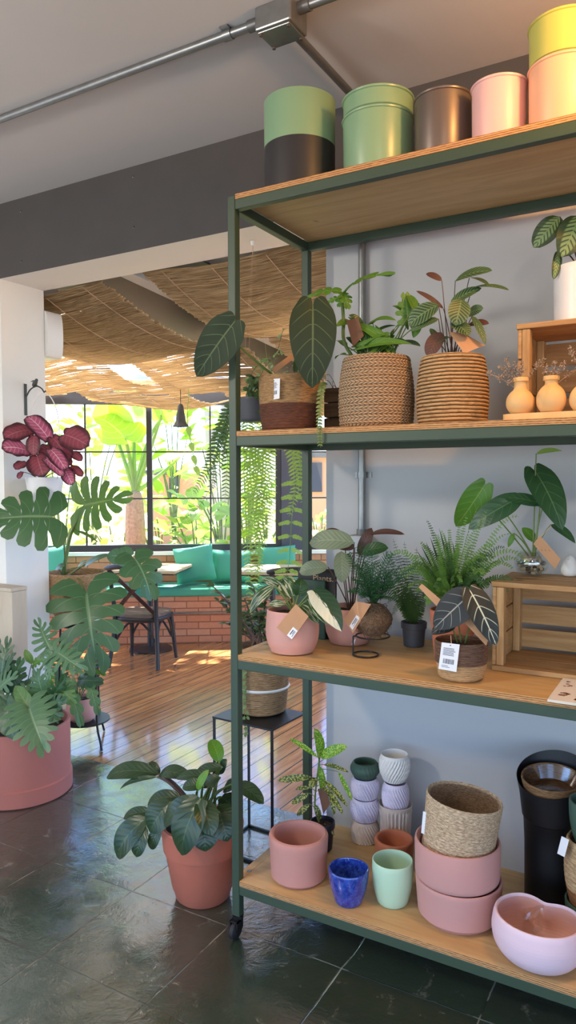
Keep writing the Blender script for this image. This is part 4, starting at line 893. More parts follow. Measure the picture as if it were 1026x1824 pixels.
def feather(t, a, b, y, dya, dyb, lift, nb, sub, mat, rr):
    pts = fpts(a, b, y, dya, dyb, lift, 8) if not isinstance(a, V) else bez(a, (a+PY(b[0], b[1], y+dyb))/2+V((0, 0, lift)), PY(b[0], b[1], y+dyb), 8)
    mb = MB(); mb.tube(pts, .0009, 4, 0, False); Lt = (pts[-1]-pts[0]).length
    for i in range(nb):
        q = .25+.75*i/nb; f = q*8; j = min(7, int(f)); p = pts[j].lerp(pts[j+1], f-j); tg = (pts[j+1]-pts[j]).normalized(); nrm = (-FW*.4+UP*.8); sd = nrm.cross(tg).normalized()
        for sg in (-1, 1):
            ln = Lt*.3*(1-q*.75)*rr.uniform(.8, 1.15); d = (sd*sg+tg*.55+V((rr.uniform(-.2, .2), rr.uniform(-.2, .2), -.1))).normalized(); e = p+d*ln; mb.tube([p, e], .0005, 3, 0, False)
            for s_ in range(sub):
                u = (s_+.5)/sub; a0 = p.lerp(e, u)
                for g2 in (-1, 1): d2 = (tg*g2+d*.7+V((rr.uniform(-.3, .3), rr.uniform(-.3, .3), rr.uniform(-.3, .3)))).normalized(); l2 = ln*.28*(1-u*.6); w2 = d2.cross(nrm).normalized()*.0013; mb.add([a0-w2, a0+w2, a0+d2*l2], [(0, 1, 2)])
    return mb.build('frond', mat, t, sharp=0)
rf = random.Random(9)
for b, dy in (((618, 985), 0), ((640, 972), .02), ((662, 980), 0), ((690, 985), 0), ((712, 1010), -.02), ((705, 1045), -.04), ((625, 1030), -.05), ((645, 1040), -.07), ((672, 1050), -.08), ((695, 1065), -.06), ((655, 1010), -.04), ((680, 1015), -.03), ((632, 1005), -.02), ((700, 985), .03), ((617, 1055), -.04), ((740, 1010), 0), ((668, 1000), -.06), ((690, 1035), -.07), ((640, 1060), -.08), ((705, 1070), -.03), ((650, 1000), .03), ((672, 1030), -.02), ((660, 1045), -.09), ((684, 1060), -.09), ((640, 1020), .0), ((628, 1048), -.02), ((715, 1030), .0), ((700, 1015), .02), ((648, 1062), -.07), ((672, 1066), -.09)):
    feather(t, S0+V((RP.uniform(-.01, .01), RP.uniform(-.01, .01), 0)), b, bc.y, 0, dy, rf.uniform(.02, .05), 13, 6, L['asp'], rf)
yk = bc.y-rb_-.006
card(t, [(634, 1071), (612, 1104), (629, 1128), (661, 1076)], [yk+.01, yk, yk, yk+.012], M['kraft'], 'kraft_tag', sticker=(.5, .55, .95, .85))
MB().tube(bez(PY(635, 1060, yk), PY(636, 1085, yk-.004), PY(641, 1106, yk-.002), 8), .0012, 5).build('string', M['string'], t)
# books
yb_ = PZ(575, 1142, z3).y+.02
def txt(parent, s, px, py, y, hpx, mat, name='title'):
    cu = bpy.data.curves.new('lettering', 'FONT'); cu.body = s; cu.size = 1; cu.extrude = .01; ob = bpy.data.objects.new('lettering', cu); COL.objects.link(ob)
    dg = bpy.context.evaluated_depsgraph_get(); me = bpy.data.meshes.new_from_object(ob.evaluated_get(dg)); bpy.data.objects.remove(ob); bpy.data.curves.remove(cu)
    p = PY(px, py, y); s_ = hpx*mpp(p)/.7; off = wloc(parent)
    for v in me.vertices: x, yy, zz = v.co; v.co = V((p.x+x*s_*1.12, p.y-zz*s_*.5, p.z+yy*s_))-off
    me.materials.clear(); me.materials.append(mat); o = bpy.data.objects.new(name, me); COL.objects.link(o); o.parent = parent; return o
def book(label, x0, x1, y0, y1, z1, cover):
    t = thing('book', label, 'book', ((x0+x1)/2, (y0+y1)/2, z3)); mb = MB(); mb.box((x0, y0, z3), (x1, y0+.0025, z1)).box((x0, y1-.0025, z3), (x1, y1, z1)).box((x0, y0+.0025, z3), (x0+.0025, y1-.0025, z1)); mb.build('cover', cover, t)
    MB().box((x0+.0026, y0+.0026, z3+.003), (x1-.004, y1-.0026, z1-.004)).build('pages', M['pages'], t); return t
x0_, x1_ = PY(524, 1100, yb_).x, PY(578, 1100, yb_).x; zg = zat(x0_, yb_, 1031); t = book('green covered book standing before the black one, partly behind leaves', x0_, x1_, yb_, yb_+.014, zg, M['bk_green']); txt(t, 'ANO', 540, 1049, yb_-.0006, 7.5, M['ink'])
x0_, x1_ = PY(531, 1100, yb_+.016).x, PY(596, 1100, yb_+.016).x; zg = zat(x0_, yb_+.016, 1011); t = book('black book titled Plants. standing behind the variegated plant', x0_, x1_, yb_+.016, yb_+.034, zg, M['bk_cover']); txt(t, 'Plants.', 557, 1033.5, yb_+.0155, 10, M['gold'])
# grey nursery pot with dark fern
c = foot(737, 1154, z3, 36); k = mpp(c); h = zat(c.x, c.y, 1107)-z3
t = thing('potted_fern', 'small grey plastic pot with a dark arching fern, left of the bright fern', 'potted plant', c)
P = [(0, 0), (17*k, 0), (18*k, .002), (20.5*k, h*.72), (22.5*k, h*.74), (23*k, h-.002), (22*k, h), (20.5*k, h-.003), (17*k, .02), (0, .02)]; MB().lathe(P, c, 40).build('pot', M['nursery'], t); soil(t, c, 20*k, z3+h*.85); S0 = c+V((0, 0, h*.85)); y = c.y
for b, dy, lf in (((678, 965), .0, 40), ((690, 1000), -.03, 35), ((672, 1020), -.02, 40), ((700, 960), .05, 20), ((720, 965), .05, 15), ((742, 975), .04, 15), ((705, 1040), -.08, 40), ((690, 1075), -.07, 60), ((768, 1000), .02, 25), ((730, 1070), -.1, 60), ((660, 990), .03, 30), ((752, 1050), -.06, 40), ((712, 1010), -.05, 30), ((775, 1030), .03, 30), ((700, 1095), -.05, 60), ((665, 1045), -.05, 40)):
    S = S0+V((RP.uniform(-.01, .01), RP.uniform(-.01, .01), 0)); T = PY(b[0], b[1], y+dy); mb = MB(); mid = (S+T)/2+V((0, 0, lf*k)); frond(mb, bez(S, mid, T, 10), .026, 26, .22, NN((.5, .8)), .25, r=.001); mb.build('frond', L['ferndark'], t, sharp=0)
# boston fern in orange terracotta
c = foot(797, 1190, z3, 74); c = c+V((0, .055, 0)); k = mpp(c); h = zat(c.x, c.y, 1085)-z3
t = thing('potted_fern', 'lush bright green fern in an orange terracotta pot, centre of the third shelf', 'potted plant', c)
MB().lathe(rim_prof(32*k, 41*k, h, th=.007), c, 48).build('pot', M['terraor'], t); soil(t, c, 36*k, z3+h*.9); S0 = c+V((0, 0, h*.9)); y = c.y
spec = [(800, 935, .04), (818, 925, .05), (832, 905, .03), (852, 900, .04), (868, 893, .05), (925, 905, .0), (915, 945, 0), (900, 965, -.02), (930, 985, -.02), (915, 1000, -.04), (925, 1030, -.03), (890, 1030, -.06), (870, 1045, -.08), (850, 1060, -.1), (825, 1060, -.12), (806, 1030, -.12), (792, 1000, -.1), (790, 1060, -.1), (770, 1050, -.08), (755, 1030, -.06), (745, 1000, -.04), (738, 975, -.02), (752, 955, .02), (775, 945, .03), (760, 925, .06), (790, 960, -.02), (815, 965, -.06), (838, 970, -.05), (860, 975, -.05), (880, 990, -.06), (845, 1010, -.1), (825, 1000, -.1), (865, 1020, -.1), (775, 1000, -.08), (760, 1065, -.05), (905, 1045, -.02), (742, 1040, -.03), (808, 985, -.1), (850, 930, .02), (785, 935, .05), (840, 1050, -.11), (880, 960, 0), (806, 1066, -.12), (780, 1030, -.11), (870, 1062, -.06)]
rfx = random.Random(31); spec += [(800+rfx.gauss(0, 45), 1015+rfx.gauss(0, 38), -.1+rfx.uniform(-.03, .06)) for _ in range(45)]
for px, py, dy in spec:
    S = S0+V((RP.uniform(-.02, .02), RP.uniform(-.02, .02), 0)); T = PY(px, py, y+dy); d = T-S; T = T+V((0, 0, -.035*RP.random())); mid = S*.35+T*.65+V((0, 0, .03+.55*math.hypot(d.x, d.y)*RP.uniform(.7, 1.2))); mb = MB()
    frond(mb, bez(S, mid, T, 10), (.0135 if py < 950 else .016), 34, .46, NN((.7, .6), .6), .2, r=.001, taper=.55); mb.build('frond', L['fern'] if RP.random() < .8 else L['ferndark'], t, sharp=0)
for i in range(9):   # upright blades behind
    a = -.5+i*.14; S = S0+V((a*.03, .03, 0)); mb = MB(); leaf(mb, S, PY(742+i*8, 940+abs(i-5)*8, y+.06), .012, NN(), 'thin', arch=.03); mb.build('frond', L['philodark'], t, sharp=0)
# black velvet alocasia
c = foot(821, 1218, z3, 78); k = mpp(c); h = zat(c.x, c.y, 1139)-z3; zb = zat(c.x, c.y, 1176)
M['jbas2'] = basketmat('brown_over_tan_seagrass', G(128, 98, 80), G(86, 62, 50), (1, 1, 9), 46, (zb,), G(206, 164, 118))
t = thing('potted_alocasia', 'brown and tan basket with black velvety white veined leaves and barcode tag', 'potted plant', c)
basket(c, z3, 39*k, 46*k, h, None, coil=16, amp=.0012, bulge=.004).build('basket', M['jbas2'], t); soil(t, c, 41*k, z3+h*.85); S0 = c+V((0, 0, h*.85)); y = c.y
lv(t, L['velvet2'], (812, 1083), (773, 1120), 60, y-.06, 0, -.01, 'shield', back=.6, S=S0, up=.02, nu=14, nv=16, arch=.06, fold=.04, N=-FW*.85+UP*.4-RT*.1)
lv(t, L['velvet'], (851, 1081), (884, 1150), 52, y-.06, 0, -.01, 'shield', S=S0+V((.01, 0, 0)), up=.03, nu=14, nv=16, arch=.06, fold=.04, N=-FW*.9+UP*.3+RT*.1)
lv(t, L['velvet2'], (803, 1112), (768, 1130), 40, y-.03, 0, -.02, 'heart', S=S0+V((-.01, 0, 0)), up=.01, nu=8, N=-FW*.5+UP*.8)
yb2 = c.y-46*k-.004
card(t, [(787, 1144), (819, 1148), (813, 1197), (781, 1191)], yb2, M['paper'], 'barcode_tag', BARS); MB().tube([PY(804, 1146, yb2-.001), PY(803, 1132, yb2+.012)], .0008, 5).build('string', M['string'], t)
card(t, [(746, 1046), (752, 1040), (790, 1072), (784, 1086)], [y-.03, y-.03, y-.05, y-.05], M['kraft'], 'kraft_tag')
card(t, [(822, 1103), (836, 1098), (870, 1138), (866, 1150)], [y-.05, y-.05, y-.045, y-.055], M['kraft'], 'kraft_tag')
# glass vase with anthurium on the lower crate
zc_ = zt3+.0006; c = PY(946, 1020, 2.36); c = foot(946, 1027, zc_, 40); c = c+V((0, 0, 0)); k = mpp(c); h = zat(c.x, c.y, 982)-zc_
t = thing('anthurium_in_glass', 'pebble filled round glass vase with dark heart leaves on the lower crate', 'potted plant', c)
gp = [(0, .002), (18*k, .002), (26*k, h*.2), (30*k, h*.5), (27*k, h*.8), (20*k, h), (18.5*k, h), (25.5*k, h*.8), (28.5*k, h*.5), (25*k, h*.22), (17*k, .005), (0, .005)]
Q_ = cat_rom([V((a, 0, b)) for a, b in gp[1:6]], 4); MB().lathe(gp[:1]+[(v.x, v.z) for v in Q_]+gp[6:], c, 40).build('glass_vase', M['clear'], t)
rs = random.Random(2); nst = 0
for i in range(70):
    zz = rs.uniform(.008, h*.72); rm = (18+11*math.sin(min(1, zz/h/.55)*PI/2))*k-.008; a = rs.uniform(0, 2*PI); q = rm*rs.random()**.35; mb = MB(); r0 = rs.uniform(.005, .008)
    mb.lathe([(max(.0005, r0*math.sin(PI*j/6)), -r0*.75*math.cos(PI*j/6)) for j in range(7)], c+V((q*math.cos(a), q*math.sin(a), zz)), 8, sx=1.25, tilt=Matrix.Rotation(rs.uniform(0, 3), 3, (rs.random(), rs.random(), rs.random()+.1)))
    if i < 60: mb.build('pebble', M['stone'] if rs.random() < .7 else M['iron'], t)
S0 = c+V((0, 0, h*.8)); y = c.y
for b, tt, w, mt, dyb, dyt, sh in (((955, 808), (1001, 803), 13, 'spathe', 0, -.02, 'lance'), ((962, 897), (895, 886), 24, 'anth', 0, -.02, 'ovate'), ((966, 868), (1002, 944), 58, 'anth', 0, -.05, 'shield'), ((982, 934), (1025, 968), 20, 'anth', 0, -.03, 'lance'), ((950, 962), (930, 940), 22, 'philo', 0, 0, 'ovate'), ((848, 886), (812, 938), 48, 'philo', .0, .03, 'shield'), ((893, 906), (834, 943), 42, 'anth', -.02, -.04, 'shield'), ((972, 880), (965, 858), 6, 'calback', 0, 0, 'lance'), ((915, 950), (905, 975), 10, 'philo', 0, -.01, 'lance')):
    lv(t, L[mt], b, tt, w, y, dyb, dyt, sh, S=S0+V((RP.uniform(-.012, .012), 0, 0)), sr=.0022, up=.02, nu=8, nv=14, arch=.1, fold=.08)
card(t, [(950, 969), (962, 954), (999, 996), (989, 1014)], [y-.045, y-.04, y-.06, y-.06], M['kraft'], 'kraft_tag', bars=[(.2, .3, .24, .35), (.45, .4, .49, .45), (.7, .5, .73, .56)])
MB().tube(bez(PY(955, 968, y-.04), PY(968, 950, y-.04), PY(982, 936, y-.02), 6), .0008, 5).build('string', M['string'], t)
# white ceramic bird
c = foot(1014, 1028, zc_, 26); k = mpp(c); mb = MB()
bd = [(0, 0), (10*k, 0), (14*k, 4*k), (15*k, 11*k), (12.5*k, 20*k), (10*k, 27*k), (8*k, 33*k), (4.5*k, 37*k), (0, 38*k)]
mb.lathe(bd, c, 36, dr=lambda th, i, r, z: r*(1+.18*max(0, math.cos(th))*(1 if i < 5 else .2))); t = thing('ceramic_bird', 'small white ceramic bird on the lower crate at the right edge', 'figurine', c); mb.build('body', M['bird'], t, sub=1)
MB().tube([c+V((0, -7*k, 31*k)), c+V((0, -13*k, 30*k))], [2*k, .3*k], 8).build('beak', M['bird'], t); MB().tube([c+V((12*k, 2*k, 12*k)), c+V((24*k, 4*k, 17*k))], [6*k, 2*k], 10).build('tail', M['bird'], t)
# booklet lying on the shelf
P4 = [PZ(975, 1246, z3+.006), PZ(1003, 1208, z3+.006)]; t = thing('booklet', 'thin booklet with brown sketches lying at the right end of the third shelf', 'booklet', P4[0])
d1 = (P4[1]-P4[0]); d2 = V((d1.y, -d1.x, 0)).normalized()*.16; mb = MB(); a = P4[0]; a = V((a.x, a.y, z3))
for zz_, nm, mt, ins in ((0, 'pages', 'pages', .002), (.0062, 'cover', 'bird', 0)):
    mb = MB(); q = [a+V((0, 0, zz_)), a+d2+V((0, 0, zz_)), a+d2+d1*V((1, 1, 0)).length/1.4142+V((0, 0, zz_)), a+d1+V((0, 0, zz_))]; q = [V((v.x, v.y, z3+zz_)) for v in (a, a+d2, a+d2+d1, a+d1)]; hh_ = .006 if nm == 'pages' else .0008
    mb.add(q+[v+V((0, 0, hh_)) for v in q], [(0, 3, 2, 1), (4, 5, 6, 7), (0, 1, 5, 4), (1, 2, 6, 5), (2, 3, 7, 6), (3, 0, 4, 7)], smooth=False); o = mb.build(nm, M[mt], t)
mb = MB(); rk = random.Random(8)
for u, v in ((.15, .75), (.2, .3), (.42, .7), (.45, .25), (.65, .55)):
    for i in range(7): p = V((a.x, a.y, z3+.0071))+d2*(u+rk.uniform(-.06, .06))+d1*(v+rk.uniform(-.12, .12)); mb.disc(p, rk.uniform(.003, .008), 9)
mb.build('sketch_print', simple('sepia_print', G(126, 84, 62), .8), o)
# --------------------------------------------------------- bottom shelf: gold dust plant
c = shelfc(574, 2.40, z4); k = mpp(c); h = zat(c.x, c.y, 1462)-z4
t = thing('potted_croton', 'dark plastic pot with narrow yellow speckled leaves behind the straight pink pot', 'potted plant', c)
MB().lathe(rim_prof(17*k, 21*k, h, th=.003, lip=.002), c, 40).build('pot', M['navy'], t); soil(t, c, 18*k, z4+h*.85); S0 = c+V((-.012, 0, h*.85)); y = c.y
tops = PY(569, 1350, y); st = cat_rom([S0, PY(561, 1440, y), PY(563, 1400, y), PY(567, 1370, y), tops], 4); MB().tube(st, .0035, 7).build('main_stem', M['stem'], t)
def near(b): P0 = PY(b[0], b[1], y); return min(st, key=lambda q: abs(q.z-P0.z+.01))
for b, tt, w, mt in (((569, 1350), (560, 1297), 21, 'speckbright'), ((571, 1349), (619, 1329), 20, 'speckbright'), ((566, 1349), (516, 1316), 9, 'speckbright'), ((569, 1364), (574, 1417), 14, 'speckbright'), ((554, 1384), (494, 1390), 13, 'speck'), ((550, 1413), (519, 1432), 11, 'speck'), ((552, 1404), (527, 1406), 8, 'speck'), ((551, 1432), (529, 1453), 10, 'speck'), ((563, 1434), (570, 1460), 10, 'speck'), ((575, 1400), (612, 1452), 10, 'speck'), ((575, 1389), (620, 1438), 10, 'speck'), ((577, 1362), (622, 1376), 8, 'speck'), ((603, 1375), (627, 1426), 8, 'speckbright'), ((588, 1408), (596, 1452), 8, 'speck'), ((584, 1470), (596, 1488), 6, 'speck'), ((562, 1385), (553, 1405), 14, 'speck')):
    lv(t, L[mt], b, tt, w, y, RP.uniform(-.02, .01), RP.uniform(-.05, .01), 'ellip', S=near(b), sr=.0012, up=.006, arch=.1, fold=.2)
card(t, [(566, 1405), (582, 1404), (588, 1432), (576, 1450)], y-.01, M['kraftdark'], 'brown_tag')
# ================================================================ left side, floor plants, hanging plants
# --------------------------------------------------------- bracket and hanging begonia
bp = PX(46, 712, JX+.004); by = bp.y; zt_, zb_ = PX(46, 684, JX).z, PX(46, 740, JX).z
t = thing('wall_bracket', 'rusty iron hook bracket with a little bird on the pale pier', 'bracket', (JX, by, zb_))
MB().box((JX+.001, by-.009, zb_), (JX+.005, by+.009, zt_)).build('back_plate', M['iron'], t, bevel=.001)
hk = cat_rom([PY(47, 706, by), PY(54, 694, by), PY(65, 688, by), PY(74, 692, by), PY(79, 699, by), PY(81, 696, by)], 6); MB().tube(hk, .004, 8).build('hook_arm', M['iron'], t)
pbq = PY(62, 683, by); k = mpp(pbq); mb = MB()
mb.lathe([(.001, -7*k), (3*k, -5*k), (4.2*k, 0), (3.8*k, 3*k), (3*k, 5.5*k), (2.6*k, 8*k), (.001, 9.5*k)], pbq, 20, tilt=Matrix.Rotation(.5, 3, FW)); o = mb.build('iron_bird', M['iron'], t)
MB().tube([pbq+RT*-2*k+UP*5*k, pbq+RT*-7.5*k+UP*3*k], [1.3*k, .3*k], 6).build('beak', M['iron'], o); MB().tube([pbq+RT*2*k-UP*3*k, pbq+RT*6*k+UP*-6*k], [2*k, .8*k], 6).build('tail', M['iron'], o)
c = PY(80, 900, by); k = mpp(c); zr_ = PY(80, 850, by).z; h = zr_-c.z
t = thing('hanging_begonia', 'white pot of purple patterned leaves hanging from the wire hook on the pier', 'potted plant', c)
xc = max(c.x, JX+36*k); c = V((xc, by, c.z))
MB().lathe(rim_prof(26*k, 33*k, h, th=.004), c, 48).build('pot', M['whitepot'], t); soil(t, c, 30*k, c.z+h*.9)
hp = PY(78, 699, by); hoop = cat_rom([V((c.x-33*k, by, zr_-.01)), PY(51, 790, by), PY(53, 740, by), PY(66, 708, by), hp, PY(92, 710, by), PY(103, 740, by), PY(106, 790, by), V((c.x+33*k, by, zr_-.01))], 6); MB().tube(hoop, .003, 6).build('wire_hanger', M['whitepot'], t)
S0 = c+V((0, 0, h*.9)); y = by
for b, tt, w, mt, dyb, dyt in (((87, 782), (48, 741), 32, 'rex', -.03, -.02), ((55, 766), (6, 781), 38, 'rexdark', -.04, -.02), ((48, 803), (3, 798), 42, 'rex', -.08, -.08), ((61, 776), (60, 813), 22, 'rexdark', -.08, -.1), ((66, 812), (77, 848), 38, 'rexdark', -.1, -.13), ((94, 780), (125, 822), 28, 'rexdark', -.03, -.03), ((90, 801), (118, 838), 26, 'rex', -.08, -.1), ((114, 774), (158, 794), 42, 'rexback', -.03, -.02), ((127, 806), (146, 821), 15, 'rexdark', 0, 0), ((81, 818), (114, 849), 17, 'rex', -.1, -.12), ((116, 836), (129, 864), 21, 'rex', -.06, -.08), ((126, 831), (147, 849), 15, 'rexdark', -.02, -.02), ((46, 824), (27, 836), 20, 'rexdark', -.05, -.05), ((39, 841), (33, 853), 10, 'rexdark', -.05, -.05), ((72, 795), (90, 812), 24, 'rexdark', -.04, -.04), ((104, 815), (128, 828), 18, 'rexdark', -.02, -.02)):
    f1, f2 = [-.02-.17*max(0, min(1, (60-q[0])/50)) for q in (b, tt)]
    lv(t, L['rexdark' if mt == 'rexback' else mt], b, tt, w*1.2, y, dyb+f1, dyt+f2, 'round', S=S0+V((RP.uniform(-.02, .02), -.02, 0)), sr=.002, smat=M['stemdark'], up=.02, nu=8, nv=12, arch=.1, fold=.06, wav=.03)
# --------------------------------------------------------- cabinet at the very left
cx1 = PY(22, 1100, 2.6).x; zt_, zb_ = PY(20, 1048, 2.6).z, .62
t = thing('wall_cabinet', 'pale wooden cabinet end cut by the left edge, before the pier', 'cabinet', (-3.6, 2.65, zb_))
MB().box((-4.0, 2.6, zb_), (cx1, 2.698, zt_-.02)).build('cabinet_body', M['beige'], t, bevel=.002); MB().box((-4.0, 2.592, zt_-.019), (cx1+.003, 2.699, zt_)).build('cabinet_top', M['beige'], t, bevel=.002)
# --------------------------------------------------------- three legged stand and monstera
sc = V((-3.285, 3.20, 0)); plz = zat(sc.x, sc.y, 1281); upz = zat(sc.x, sc.y, 1111)
t = thing('plant_stand', 'tall two tier black metal plant stand beside the pier', 'plant stand', (sc.x, sc.y, -.004)); Rp = .155
legs = [PZ(183, 1338), PZ(141, 1304)]; an = [math.atan2(l.y-sc.y, l.x-sc.x) for l in legs]; an = [math.radians(-18), math.radians(102), math.radians(222)]
for a in an:
    d = V((math.cos(a), math.sin(a), 0)); MB().tube(cat_rom([sc+d*(Rp+.055), sc+d*(Rp+.035)+V((0, 0, .05)), sc+d*Rp+V((0, 0, plz)), sc+d*(Rp-.005)+V((0, 0, plz+.2)), sc+d*(Rp-.02)+V((0, 0, upz-.006))], 5), .0065, 8).build('leg', M['black'], t)
MB().lathe([(0, plz-.005), (Rp-.007, plz-.005), (Rp-.007, plz+.004), (0, plz+.004)], sc, 48).build('lower_plate', M['black'], t)
MB().lathe([(0, upz-.005), (.135, upz-.005), (.142, upz-.003), (.142, upz+.004), (0, upz+.004)], sc, 48).build('upper_plate', M['black'], t)
zb_ = upz+.005; c = V((PY(136, 1060, sc.y).x, sc.y, zb_)); k = mpp(c); h = zat(c.x, c.y, 1018)-zb_
M['jbas3'] = basketmat('grey_tan_seagrass', G(196, 160, 120), G(136, 104, 72), (1, 1, 6), 60)
t = thing('potted_monstera', 'large split leaved plant in a round tan basket on the tall black stand', 'potted plant', c)
N = 40; P = [(0, 0), (22*k, 0)]
for i in range(N+1):
    q = i/N; P.append(((24+28*min(1, q/.5)**.6 if q < .5 else 52)*k+.001*abs(math.sin(i*PI/2)), .002+(h-.004)*q))
P += [(50*k, h), (48*k, h-.004), (48*k, h*.7), (0, h*.7)]; MB().lathe(P, c, 72).build('basket', M['jbas3'], t, sharp=0); soil(t, c, 47*k, zb_+h*.88)
S0 = V((PY(118, 1010, sc.y).x, sc.y-.03, zb_+h*.88)); y = sc.y
trunk = cat_rom([S0, PY(119, 985, y), PY(127, 950, y), PY(138, 928, y)], 5); MB().tube(trunk, [.013-.0004*i for i in range(len(trunk))], 10).build('main_stem', M['stem'], t); T1 = trunk[-1]
sl(t, L['monst'], (92, 921), (2, 924), 132, 2.73, .0, -.17, nl=5, u0=.48, gmin=.86, tipw=.75, sweep=.28, S=S0+V((.02, 0, 0)), ctrl=PY(118, 930, y-.08), N=-FW*.85+UP*.45-RT*.1, shape='heart', seed=1, arch=.06)
sl(t, L['monstlit'], (150, 900), (212, 888), 108, y, 0, -.03, nl=6, u0=.3, gmin=.8, tipw=.7, S=T1, sr=.005, ctrl=PY(143, 918, y), N=-FW*.95+UP*.1, shape='arrow', seed=2, arch=.03, holes=True, sweep=.3)
sl(t, L['monst'], (240, 996), (268, 1061), 84, y-.1, 0, -.02, nl=4, u0=.62, gmin=.78, tipw=.6, S=S0+V((.05, 0, .01)), ctrl=PY(190, 970, y-.05), N=-FW*.7+UP*.4+RT*.35, seed=3, arch=.14)
sl(t, L['monst'], (228, 992), (196, 990), 40, y-.1, 0, 0, nl=2, u0=.8, gmin=.9, tipw=.6, N=-FW*.7+UP*.2-RT*.5, seed=4, arch=.1, holes=False)
sl(t, L['monst'], (154, 1058), (170, 1165), 146, y-.2, .02, -.04, nl=6, u0=.38, gmin=.84, tipw=.7, S=S0, ctrl=PY(140, 1015, y-.12), N=-FW*.75+UP*.6, shape='heart', seed=5, arch=.1, sweep=.25)
lv(t, L['monst'], (150, 1010), (196, 988), 13, y-.05, 0, -.02, 'ellip', S=S0); lv(t, L['philo'], (138, 1012), (156, 998), 11, y, 0, 0, S=S0); lv(t, L['monst'], (100, 1013), (118, 1006), 12, y-.05, S=S0)
lv(t, L['monstlit'], (138, 946), (177, 968), 7, y, 0, 0, 'thin', S=trunk[12], up=0)
# pink pot on the lower plate
c = V((PY(146, 1280, sc.y-.03).x, sc.y-.03, plz+.0046)); k = mpp(c); h = zat(c.x, c.y, 1241)-c.z
t = thing('potted_philodendron', 'round pink pot with lobed trailing leaves on the lower tier of the black stand', 'potted plant', c)
P = [(0, 0), (18*k, 0), (24*k, h*.15), (27.5*k, h*.45), (26.5*k, h*.75), (24*k, h-.002), (22.5*k, h), (21*k, h-.004), (20*k, h*.6), (0, h*.6)]; MB().lathe([(P[0])]+[(v.x, v.z) for v in cat_rom([V((a, 0, b)) for a, b in P[1:6]], 4)]+P[6:], c, 48).build('pot', M['potpink'], t); soil(t, c, 21*k, c.z+h*.85); S0 = c+V((0, 0, h*.85)); y = c.y
for b, tt, w, mt, dyb, dyt in (((138, 1190), (174, 1186), 26, 'philodark', -.02, -.05), ((140, 1212), (180, 1214), 26, 'philodark', -.05, -.08), ((160, 1218), (174, 1266), 20, 'vine', -.05, -.06), ((122, 1224), (143, 1286), 24, 'vine', -.12, -.15), ((125, 1190), (110, 1165), 22, 'vine', .03, .03), ((130, 1200), (150, 1180), 20, 'vine', 0, 0), ((118, 1215), (100, 1195), 24, 'xan', -.03, -.05), ((165, 1195), (186, 1202), 10, 'philo', -.03, -.05), ((128, 1210), (118, 1240), 26, 'vine', -.12, -.14), ((145, 1225), (165, 1205), 16, 'vine', -.03, -.04), ((120, 1180), (112, 1140), 18, 'vine', .05, .05), ((104, 1170), (92, 1150), 20, 'vine', .05, .06)):
    sl(t, L[mt], b, tt, w*1.2, y, dyb, dyt, S=S0+V((RP.uniform(-.02, .02), -.01, 0)), sr=.002, up=.03, nl=4, u0=.6, gmin=.75, tipw=.4, shape='ovate', arch=.1, holes=False, K=7, seed=RP.randint(0, 99))
MB().tube([PY(178, 1240, y-.1), PY(181, 1252, y-.1), PY(177, 1262, y-.1)], .002, 5).build('aerial_root', M['string'], t)
# --------------------------------------------------------- large rose planter with lobed foliage
c = V((-3.075, 2.535, .0008)); k = mpp(c); Rr = .262; h = zat(c.x, c.y, 1283)
t = thing('potted_xanadu', 'big rose coloured cylinder planter with dense lobed leaves, at the left edge', 'potted plant', c)
zs_ = zat(c.x-.05, c.y-Rr*.8, 1408)
P = [(0, 0), (Rr-.006, 0), (Rr, .006), (Rr, .083), (Rr-.008, .088), (Rr-.007, h-.01), (Rr-.009, h), (Rr-.02, h), (Rr-.025, h-.01), (Rr-.03, .1), (0, .1)]; MB().lathe(P, c, 80).build('planter', M['planter'], t); soil(t, c, Rr-.03, h-.05)
S0 = c+V((0, 0, h-.05)); y = c.y
def xs(b, tt, w, mt, dy, dt=None, **k):
    kw = dict(nl=7, u0=.3, gmin=.66, tipw=.42, shape='heart', arch=.1, holes=False, sweep=.2, K=8, seed=RP.randint(0, 99)); kw.update(k)
    sl(t, L[mt], b, tt, w, y, dy, dy-.03 if dt is None else dt, S=S0+V((RP.uniform(-.09, .12), RP.uniform(-.1, .06), 0)), sr=.0035, up=.08, **kw)
xs((93, 1166), (70, 1114), 52, 'xan', -.05, .0, u0=.22, tipw=.6); xs((97, 1160), (142, 1190), 66, 'xan', -.08, -.1, u0=.22); xs((94, 1166), (88, 1203), 40, 'xan', -.1, -.13, u0=.25)
xs((52, 1262), (76, 1328), 104, 'xan', -.22, -.27, u0=.5, tipw=.2, gmin=.8, nl=8, fold=.25); lv(t, L['vine'], (54, 1264), (27, 1221), 26, y, -.2, -.18, 'ovate', S=S0, wav=.06)
xs((2, 1208), (14, 1148), 54, 'xandark', -.1, -.05); xs((-6, 1236), (26, 1206), 60, 'xan', -.12, -.14); lv(t, L['xandark'], (12, 1258), (26, 1318), 54, y, -.24, -.27, 'heart', S=S0, wav=.03, nu=8, fold=.1)
lv(t, L['philo'], (57, 1180), (44, 1157), 14, y, 0, 0, S=S0); xs((60, 1182), (77, 1176), 20, 'philo', 0, 0, nl=4, u0=.5)
